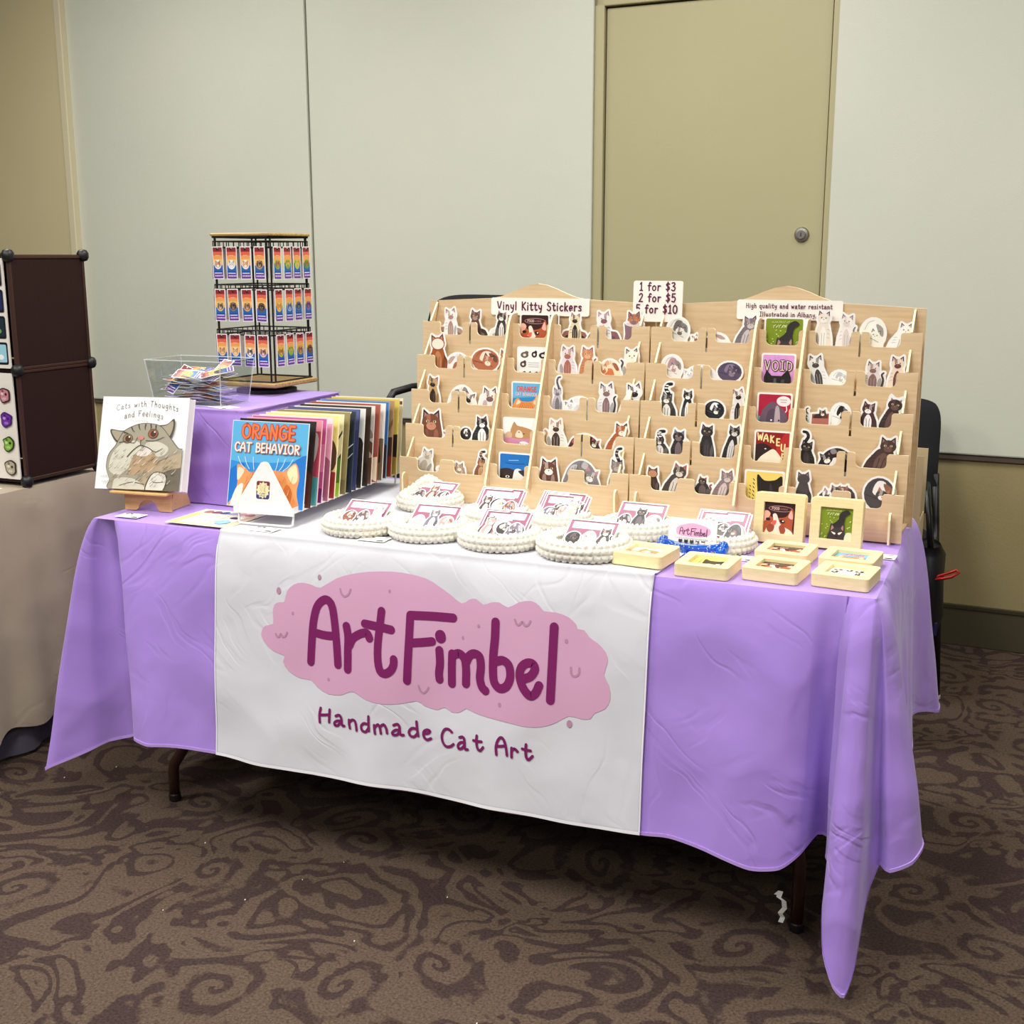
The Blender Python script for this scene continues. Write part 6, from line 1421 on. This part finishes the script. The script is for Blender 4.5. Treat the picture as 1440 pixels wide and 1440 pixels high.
for i, (x, y) in enumerate(RINGS):
    root = empty('crochet_basket', (x, y, T+.0085 if x < 1.35 else T+.0035), (0, 0, .7*i))
    ring = obj('rim', {4: bv2, 6: bv3}.get(i, bv1), bf1, CRO, root, smooth=True) if i in (0, 4, 6) else None
    if i == 0: rim_me = ring.data
    if ring is None: ring = bpy.data.objects.new('rim', rim_me); COL.objects.link(ring); ring.parent = root
    if i == 0: fl0 = obj('base', flv, flf, CRO, root, smooth=True)
    else: f2 = fl0.copy(); COL.objects.link(f2); f2.parent = root
    sc = (1.0, 1.02, 1.03, 1.12, .92, .86, .80, .95, .92)[i]; root.scale = (sc, sc, 1.0+.08*(i in (3, 6)))
    if i in (4, 6): root.rotation_euler = (0, 0, .1)
    tag(root, 'round white crocheted basket, '+RL[i], 'basket', 'white crocheted baskets on the table front')
    nsh = (1, 1, 2, 1, 1, 2, 3, 1, 2)[i]
    for k in range(nsh):
        o = sticker_sheet(i if k == 0 else i+3)
        # front lower edge on the basket floor, top resting on the rear rim
        dx = (-.055, -.052, -.052, -.05, -.055, -.055, -.055, -.055, -.05)[i]-.008*k; dy = -.020+.006*k
        tl = radians((58, 58, 56, 56, 60, 50, 50, 54, 54)[i])
        o.matrix_world = Matrix.Translation((x+dx, y+dy, T+.0235-.0004*k+.003*k)) @ Matrix.Rotation((-.02, .03, 0, -.03, -.10, -.02, -.04, -.05, -.03)[i]-.03*k, 4, 'Z') @ Matrix.Rotation(-tl, 4, 'X')
        nm = ('leftmost front basket', 'second front basket', 'third front basket', 'largest front basket', 'folded basket', 'second back basket', 'third back basket', 'fourth back basket', 'basket behind the blue holder')[i]
        tag(o, ('pink bordered cat sticker sheet leaning in the %s' if k == 0 else ('sticker sheet tucked behind another in the %s' if k == 1 else 'hindmost sticker sheet in the %s')) % nm, 'sticker sheet', 'pink sticker sheets in the baskets')

# ================================================================ WOODEN FRAMES
def frame(kind, label, group):
    root = empty('wooden_frame'); S = .110; m_ = .022; d = .026; op = .066
    def ring(y0, y1, a, b, ra, rb):
        o_ = rrect(-a, -a, a, a, ra, 4); i_ = rrect(-b, -b, b, b, rb, 4); n = len(o_)
        vs = [(x, y0, z) for x, z in o_]+[(x, y0, z) for x, z in i_]+[(x, y1, z) for x, z in o_]+[(x, y1, z) for x, z in i_]; fs = []
        for q in range(n):
            k = (q+1) % n; fs += [(q, k, n+k, n+q), (2*n+q, 3*n+q, 3*n+k, 2*n+k), (q, 2*n+q, 2*n+k, k), (n+q, n+k, 3*n+k, 3*n+q)]
        return vs, fs
    vs, fs = ring(-.013, .013, .055, .034, .008, .001)
    b = MB().add(vs, fs); o = b.build('frame_body', WOODF, root)
    md = o.modifiers.new('b', 'BEVEL'); md.width = .0015; md.segments = 2; md.limit_method = 'ANGLE'
    MB().box(-.034, .034, -.004, .0125, -.034, .034).build('backing', PAPER, root)
    a = art_card(kind, .0685, 'art', border=.0005); a.parent = root; a.location = (-.03425, -.0055, -.03425)
    tag(root, label, 'frame', group); return root
GU = 'square wooden frames on the table'
up = [(1.580, .376, 'food', 'upright pale wooden frame with an orange and white cat face print'), (1.703, .368, 'green', 'upright pale wooden frame with a black cat on green print')]
for x, y, k, l in up:
    r = frame(k, l, GU); r.location = (x, y, T+.0035+.0565); r.rotation_euler = (-radians(7), 0, -.05)
fl6 = [(1.362, .088, -.10, 'donut', 'flat pale wooden frame lying on the right edge of the white runner'), (1.497, .068, -.04, 'yellow', 'flat pale wooden frame lying in front of the blue card holder'), (1.629, .088, -.09, 'food', 'flat pale wooden frame with a reddish print, front row middle'),
       (1.762, .092, -.10, 'many', 'flat pale wooden frame with a grey print at the front right corner'), (1.622, .232, -.06, 'food', 'flat pale wooden frame just below the orange cat frame'), (1.754, .222, -.08, 'orange', 'flat pale wooden frame just below the green print frame')]
for x, y, a, k, l in fl6:
    r = frame(k, l, GU); r.location = (x, y, (T+.0090 if x < 1.43 else T+.0038)+.0132); r.rotation_euler = (-pi/2, 0, a)

# ================================================================ BLUE BONE CARD HOLDER
BLUE = mat('glossy_blue_glaze', '1460c8', rough=.15, noise=.2, scale=25, c2='0c48a8', coat=.6)
HXC, HYC = 1.430, .198
ch = empty('card_holder', (HXC, HYC, T+.0036), (0, 0, -.08)); ch.scale = (1.2, 1.2, 1.45); tag(ch, 'glossy blue speckled bone shaped business card holder', 'holder')
b = MB(); pts = [(-.050, 0, .012), (-.03, -.001, .011), (0, -.002, .010), (.03, -.001, .011), (.050, 0, .012)]
b.tube(pts, [.0085, .0062, .006, .0062, .0085], 12)
bd = b.build('bone_bar', BLUE, ch, smooth=True)
for sx in (-1, 1):
    for k, (dy, dz) in enumerate(((-.006, .009), (.006, .014))):
        kb = MB().lathe([(.0015, -.0095), (.007, -.0075), (.0095, -.003), (.0098, .002), (.0075, .007), (.002, .0095)], 14, (sx*.055, dy, dz)).build('knob', BLUE, ch, smooth=True)
MB().lathe([(.013, -.004), (.0125, -.002), (.006, .001), (.0055, .008), (.008, .010)], 16, (-.012, -.004, .002)).build('pedestal', BLUE, ch, smooth=True)
bkr = MB().box(-.045, .045, .010, .013, .004, .022, bev=.001).build('rear_lip', BLUE, ch)
rn = random.Random(6); sp2 = MB()
for i in range(34):
    a = rn.uniform(-.05, .05); t = rn.uniform(-1.6, .8); r0 = .0066+.0028*max(0, (abs(a)-.04)/.01)
    c = Vector((a, -.001-r0*cos(t), .011+r0*sin(t))); sp2.lathe([(.0002, -.0008), (.0010, 0), (.0002, .0008)], 6, tuple(c))
tag(sp2.build('glaze_speckles', mat('white_speckle', 'e8f0fa', rough=.2), ch), kind='stuff')
for k in range(2):
    A = Art(rrect(0, 0, .089, .051, .002), th=.0005, bmat=PAPER)
    A.poly(cr([(.014, .026), (.016, .034), (.026, .039), (.042, .043), (.060, .041), (.074, .036), (.078, .028), (.070, .021), (.05, .018), (.03, .018), (.018, .020)], True), 'f0b4d4')
    lx = [p for s_ in LOGO for p in s_]; x0, x1 = min(p[0] for p in lx), max(p[0] for p in lx); z0, z1 = min(p[1] for p in lx), max(p[1] for p in lx)
    f = .050/(x1-x0)
    for s_ in LOGO:
        q = [(.021+(p[0]-x0)*f, .0205+(p[1]-z0)*f) for p in s_]; A.faces(strip(cr(q, n=3) if len(q) > 2 else q, .0013), '4a1040')
    for i in range(18): A.poly(rect(.014+.0034*i, .0142, .0163+.0034*i, .0150), 'c0b8bc')
    for i, c in enumerate(('3a3034', '2a2628', '3a3438', '6a6a6a', '2a2024')):
        sil, L = head(.024+.0105*i, .0085, .0034, c, c, c, 0, face=False); put_layers(A, L[:3], lambda q: q)
    o = A.build('business_card'); o.scale = (1.2, 1.2, 1.15); o.location = (HXC-.056, HYC+.008+.0014*k, T+.020); o.rotation_euler = (-radians(10), 0, -.08)
    tag(o, 'white business card reading ArtFimbel standing in the blue holder' if k == 0 else 'business card hidden behind the front one in the blue holder', 'card', 'business cards in the blue holder')

# ================================================================ CHAIRS BEHIND THE TABLE
def soft_pad(name, parent, w, h, th, r, curve=.03, m_=BLACKF):
    nx, nz = 24, 20; vs = []; fs = []
    def edge(u, v):  # superellipse mapping of the unit square
        x = u; z = v; f = ((abs(u)**6+abs(v)**6)**(1/6)) or 1e-6; k = max(abs(u), abs(v))/f
        return x*k**.9, z*k**.9
    for s_ in (1, -1):
        for j in range(nz+1):
            for i in range(nx+1):
                u, v = -1+2*i/nx, -1+2*j/nz; x, z = edge(u, v); k = min(1, (1-max(abs(u), abs(v)))*5); t = th*.5*(k**.5)
                vs.append((x*w/2, curve*(x*x)*-1+s_*t, z*h/2))
    n = (nx+1)*(nz+1)
    for s_ in range(2):
        for j in range(nz):
            for i in range(nx):
                a = s_*n+j*(nx+1)+i; q = (a, a+1, a+nx+2, a+nx+1); fs.append(q if s_ else q[::-1])
    o = obj(name, vs, fs, m_, parent, smooth=True); return o
VIN = mat('black_vinyl', '14161a', rough=.35)
c1 = empty('office_chair', (1.588, 1.78, 0), (0, 0, .05)); tag(c1, 'black padded chair pushed back behind the right end of the table', 'chair')
p = soft_pad('backrest', c1, .46, .40, .05, .1, .03); p.location = (0, .19, .705); p.rotation_euler = (-radians(10), 0, 0)
p = soft_pad('seat', c1, .46, .44, .07, .1, .0); p.location = (0, -.03, .45); p.rotation_euler = (pi/2, 0, 0)
for sx in (-1, 1):
    MB().tube([(sx*.225, .14, .62), (sx*.235, .15, .50), (sx*.24, .10, .42), (sx*.245, -.18, .41), (sx*.255, -.20, .38), (sx*.275, -.19, 0.012)], .012, 10).build('front_leg', BLACKM, c1, smooth=True)
    MB().tube([(sx*.225, .15, .66), (sx*.24, .20, .40), (sx*.262, .38, .012)], .011, 10).build('rear_leg', BLACKM, c1, smooth=True)
    for y in (-.19, .38): MB().lathe([(.010, 0), (.014, .002), (.014, .012), (.008, .016)], 12, (sx*(.275 if y < 0 else .262), y, 0)).build('glide', mat('pale_glide', 'c8c4bc', rough=.4), c1)
c2 = empty('task_chair', (.535, 1.32, 0), (0, 0, -.12)); tag(c2, 'black high back armchair behind the left sticker rack', 'chair')
p = soft_pad('backrest', c2, .58, .58, .05, .1, .03); p.location = (-.06, .06, .955); p.rotation_euler = (-radians(5), 0, 0)
p = soft_pad('seat', c2, .48, .46, .08, .1, 0); p.location = (0, -.18, .50); p.rotation_euler = (pi/2, 0, 0)
for sx in (-1, 1):
    P = [(sx*.20, .05, .80), (sx*.235, .03, .92), (sx*.26, -.02, .955), (sx*.285, -.14, .955), (sx*.30, -.22, .945), (sx*.302, -.245, .92), (sx*.295, -.25, .88), (sx*.27, -.24, .60), (sx*.20, -.22, .48)]
    MB().tube(P, .0125, 10).build('armrest', BLACKP, c2, smooth=True)
MB().tube([(0, -.18, .08), (0, -.18, .46)], .028, 14).build('gas_column', BLACKM, c2, smooth=True)
for k in range(5):
    a = 2*pi*k/5+.3
    lg = MB().tube([(0, -.18, .10), (.15*cos(a), -.18+.15*sin(a), .085), (.27*cos(a), -.18+.27*sin(a), .062)], [.02, .016, .012], 8).build('base_leg', BLACKP, c2, smooth=True)
    w = MB().lathe([(.006, -.011), (.024, -.011), (.027, -.006), (.027, .006), (.024, .011), (.006, .011)], 16).build('caster', BLACKP, lg); w.location = (.27*cos(a), -.18+.27*sin(a), .027); w.rotation_euler = (pi/2, 0, a)

# tote bag hanging at the chair side, with a red carabiner
tote = empty('shoulder_bag', (1.823, 1.60, 0), (0, 0, .1)); tag(tote, 'black shoulder bag hanging on the right side of the rear chair', 'bag')
vs = []; fs = []; prof = [(.50, .03, .07), (.47, .045, .085), (.38, .05, .095), (.28, .05, .09), (.22, .04, .085), (.205, .02, .06)]
n = 20
for z, a, b in prof:
    for i in range(n): t = 2*pi*i/n; k = 1+.06*sin(3*t+z*30); vs.append((.0+a*cos(t)*k, b*sin(t)*k, z))
for j in range(len(prof)-1):
    for i in range(n): fs.append((j*n+i, j*n+(i+1) % n, (j+1)*n+(i+1) % n, (j+1)*n+i))
fs += [tuple(range(n)), tuple(range((len(prof)-1)*n+n-1, (len(prof)-1)*n-1, -1))]
obj('bag_body', vs, fs, mat('black_nylon', '121318', rough=.5, bump=.5, bscale=18), tote, smooth=True)
MB().tube([(0, -.06, .49), (-.01, -.05, .58), (-.02, -.01, .66), (-.02, .03, .68), (-.01, .06, .60), (0, .06, .49)], .009, 8).build('strap', VIN, tote, smooth=True)
MB().box(-.03, .035, -.07, .07, .22, .27, bev=.006).build('blue_pocket', mat('navy_nylon', '1a1c50', rough=.6), tote)
kr = MB().tube([(.0, 0, 0), (.02, -.005, .004), (.045, -.008, .012), (.066, -.008, .028), (.058, -.006, .034), (.036, -.002, .022), (.008, .002, .010)], .0042, 8, closed=True).build('carabiner', mat('red_anodised', 'b4201c', rough=.35, metal=.3), tote, smooth=True); kr.location = (.018, -.09, .41)

# brown paper bag + carton on the chair
pb = empty('paper_bag', (1.615, 1.62, .487), (0, 0, .1)); tag(pb, 'crumpled brown paper bag standing on the rear chair', 'bag')
vs = []; ring = rrect(-.13, -.07, .13, .07, .012, 2); n = len(ring)
for j in range(9):
    z = .36*j/8
    for i, (x, y) in enumerate(ring): k = 1+.04*sin(i*1.7+j*1.3)*(j/8)+.10*(j/8); vs.append((x*k, y*k, z+(.018*sin(i*1.1) if j == 8 else 0)))
fs = [(j*n+i, j*n+(i+1) % n, (j+1)*n+(i+1) % n, (j+1)*n+i) for j in range(8) for i in range(n)]+[tuple(range(n-1, -1, -1))]
o = obj('bag_body', vs, fs, mat('kraft_paper', '8a6a3c', rough=.8, noise=.2, scale=8), pb); md = o.modifiers.new('s', 'SOLIDIFY'); md.thickness = .001
ct = empty('cardboard_carton', (1.703, 1.22, 0), (0, 0, .0)); tag(ct, 'tan open cardboard carton on a crate behind the right rack', 'box')
cm_ = mat('pale_carton', 'c8b48c', rough=.85, noise=.06, scale=10)
MB().box(-.14, .115, -.075, .075, .0, .56).build('crate', mat('dark_crate', '2c2a28', rough=.8), ct)
for a in ((-.14, .115, -.075, -.071), (-.14, .115, .071, .075)): MB().box(*a, .56, .84).build('side_wall', cm_, ct)
MB().box(-.14, -.136, -.071, .071, .56, .84).build('end_wall', cm_, ct)
MB().box(.111, .115, -.071, .071, .56, .66).build('end_wall', cm_, ct); MB().box(-.136, .111, -.071, .071, .56, .565).build('bottom', cm_, ct)
MB().box(.02, .10, -.045, .05, .566, .79, bev=.004).build('green_packet', mat('olive_packet', '5c6434', rough=.5, noise=.2, scale=20), ct)

# ================================================================ NEIGHBOURING TABLE WITH CUBE ORGANISER
NX = -.452
nt_ = empty('neighbour_table', (NX, .0, 0)); tag(nt_, 'neighbouring table under a beige cloth at the left edge of the picture', 'table')
MB().box(-1.8, -.03, -.02, .72, .705, .735).build('tabletop', mat('laminate_brown', '6a5038', rough=.5), nt_)
def tan_skirt():
    vs = []; fs = []; path = []
    for i in range(60): path.append((-1.8+1.8*i/60, -.02, 0))
    for i in range(70): path.append((0, -.02+.74*i/69, 1))
    nr = 24; L_ = []
    for i, (x, y, s_) in enumerate(path):
        for j in range(nr+1):
            h = j/nr; w = (.010*sin(i*.42)+.006*sin(i*.21+2))*h
            zb = .098+.01*sin(i*.3)+(.0 if s_ else .0)-(.06*exp(-((i-62)**2)/18))
            z = .745-(.745-zb)*h; e = .012*(1-exp(-h*.6/.03))+.030*h
            if s_: px, py = x+e+w, y
            else: px, py = x, y-e-w
            if s_ and i < 70: py -= (e)*max(0, (70-i)/10)
            vs.append((px, py, z))
    m = nr+1
    for i in range(len(path)-1):
        for j in range(nr): fs.append((i*m+j, i*m+j+1, (i+1)*m+j+1, (i+1)*m+j))
    b0 = len(vs); vs += [(-1.8, -.02, .745), (0, -.02, .745), (0, .72, .745), (-1.8, .72, .745)]; fs.append((b0, b0+1, b0+2, b0+3))
    return vs, fs
v_, f_ = tan_skirt(); o = obj('beige_cloth', v_, f_, TANC, nt_, smooth=True)
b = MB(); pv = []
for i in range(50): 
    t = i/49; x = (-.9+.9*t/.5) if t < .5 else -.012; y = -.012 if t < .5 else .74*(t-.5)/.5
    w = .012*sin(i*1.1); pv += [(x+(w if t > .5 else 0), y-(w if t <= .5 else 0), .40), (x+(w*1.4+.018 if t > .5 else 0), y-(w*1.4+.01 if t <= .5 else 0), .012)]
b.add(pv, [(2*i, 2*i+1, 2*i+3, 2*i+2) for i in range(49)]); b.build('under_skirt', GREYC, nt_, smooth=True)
nt_.location = (NX, .0, 0)

# cube organiser
cx, cy0, cy1, cz = NX-.008, .250, .542, .7465
cu = empty('cube_organiser', (cx, cy0, cz)); tag(cu, 'dark brown plastic cube shelf with black ball connectors on the neighbouring table', 'shelf')
BRN = mat('dark_brown_plastic_panel', '28130e', rough=.6, spec=.25, noise=.06, scale=6, bump=.1, bscale=150)
BRNE = mat('brown_panel_edge', '3c241c', rough=.35)
D = cy1-cy0; Hc = .305; Wc = .33
for k in range(2):
    z0 = .014+k*Hc
    for xx in (0, -Wc, -2*Wc):
        pn = MB().box(xx-.006, xx, .012, D-.012, z0+.008, z0+Hc-.008, bev=.002).build('side_panel', BRN, cu)
        b = MB(); 
        for a in ((.004, .014, z0, z0+Hc), (D-.014, D-.004, z0, z0+Hc)): b.box(xx-.009, xx+.003, a[0], a[1], a[2], a[3], bev=.002)
        for a in ((z0, z0+.009), (z0+Hc-.009, z0+Hc)): b.box(xx-.009, xx+.003, .004, D-.004, a[0], a[1], bev=.002)
        b.build('panel_rim', BRNE, pn)
    for j in range(2):
        x1 = -Wc*j-.01; x0 = x1-Wc+.014
        MB().box(x0, x1, D-.012, D-.006, z0+.006, z0+Hc-.006).build('back_panel', BRN, cu)
for k in range(3):
    for j in range(2):
        x1 = -Wc*j-.008; MB().box(x1-Wc+.012, x1, .004, D-.004, .010+k*Hc, .016+k*Hc).build('shelf_panel', BRN, cu)
    for xx in (0, -Wc, -2*Wc):
        for yy in (.006, D-.006):
            z = .014+k*Hc; cc = MB().lathe([(.004, -.017), (.012, -.014), (.0165, -.006), (.0165, .006), (.012, .014), (.004, .017)], 16, (xx, yy, z)).build('ball_connector', BLACKP, cu, smooth=True)
cu.location = (cx, cy0, cz)
# felt display boards with enamel pins leaning in the cubes' front
def pin_board(k, z0, h):
    A = Art(rrect(0, 0, .30, h, .004), th=.004, bmat=mat('cream_felt_board', 'dcd6cc', rough=.9)); return A
bz = []
for k in (0, 1):
    A = pin_board(k, 0, .292)
    if k == 1:
        for r in range(4):
            for c in range(4): A.poly(rrect(.012+.073*c, .010+.070*r, .075+.073*c, .070+.070*r, .006), '14161e'); A.poly(rrect(.017+.073*c, .016+.070*r, .070+.073*c, .064+.070*r, .004), ('98c8d8', '1c2c3c', '22285a', '1c1a1c')[r])
            for c in range(4): A.poly(ell(.05+.073*c, .03+.07*r, .010, .007), ('e8f0f0', '6a9a48', '8a84b8', '3a3834')[r])
    o = A.build('pin_board'); o.location = (cx-.012-.30, cy0-.004, cz+.020+k*Hc); tag(o, ('cream board with coloured enamel pins in the lower cube front' if k == 0 else 'pale board with dark square pins in the upper cube front'), 'board')
    if k == 1: o.location.z += 0
pins = [('bc7c88', '3a1c20', 'pink dog shaped enamel pin at the top of the lower board', .232), ('6a2c9c', '3c1460', 'purple cluster shaped enamel pin on the lower board', .165), ('7ca83c', '1c2c14', 'green frog like enamel pin on the lower board', .098), ('a8a088', '2c2820', 'grey flower shaped enamel pin lowest on the board', .032)]
for c, d, l, z in pins:
    rn = random.Random(int(z*1000)); pts = [((.020+.004*sin(i*2.1)+rn.uniform(-.002, .002))*cos(2*pi*i/10), (.021+rn.uniform(-.003, .003))*sin(2*pi*i/10)) for i in range(10)]
    A = Art(cr(pts, True, 3), th=.003, bmat=ink(d)); A.poly([(x*.84, y*.84) for x, y in cr(pts, True, 3)], c); A.poly(ell(-.006, .004, .005, .004), mix(c, 'ffffff', .5)); A.poly(ell(.007, .003, .004), d); A.poly(ell(0, -.009, .008, .004), mix(c, 'ffffff', .3)); A.poly(ell(-.004, .012, .004), mix(c, '000000', .35))
    o = A.build('enamel_pin'); o.location = (cx-.012-.030, cy0-.0085, cz+.020+z); tag(o, l, 'pin', 'enamel pins on the lower board')
A = Art(rect(0, 0, .12, .05), th=.0005, bmat=PAPER); A.poly(rect(.006, .006, .114, .044), '2c2c30'); A.poly(rect(.009, .009, .111, .041), 'f2f0ec')
o = A.build('price_card'); flat(o, cx-.165, .165, .7465, -.05); tag(o, 'white card with a black border lying on the beige table', 'card')

# floor crumbs
rn = random.Random(12); b = MB()
for i in range(26):
    x, y = rn.uniform(-.4, 2.3), rn.uniform(-1.3, .2); s_ = rn.uniform(.0012, .0022); b.box(x, x+s_, y, y+s_*1.6, .0005, .0005+s_)
tag(b.build('carpet_crumbs', PAPER), 'tiny white crumbs scattered over the carpet', 'crumbs', kind='stuff')
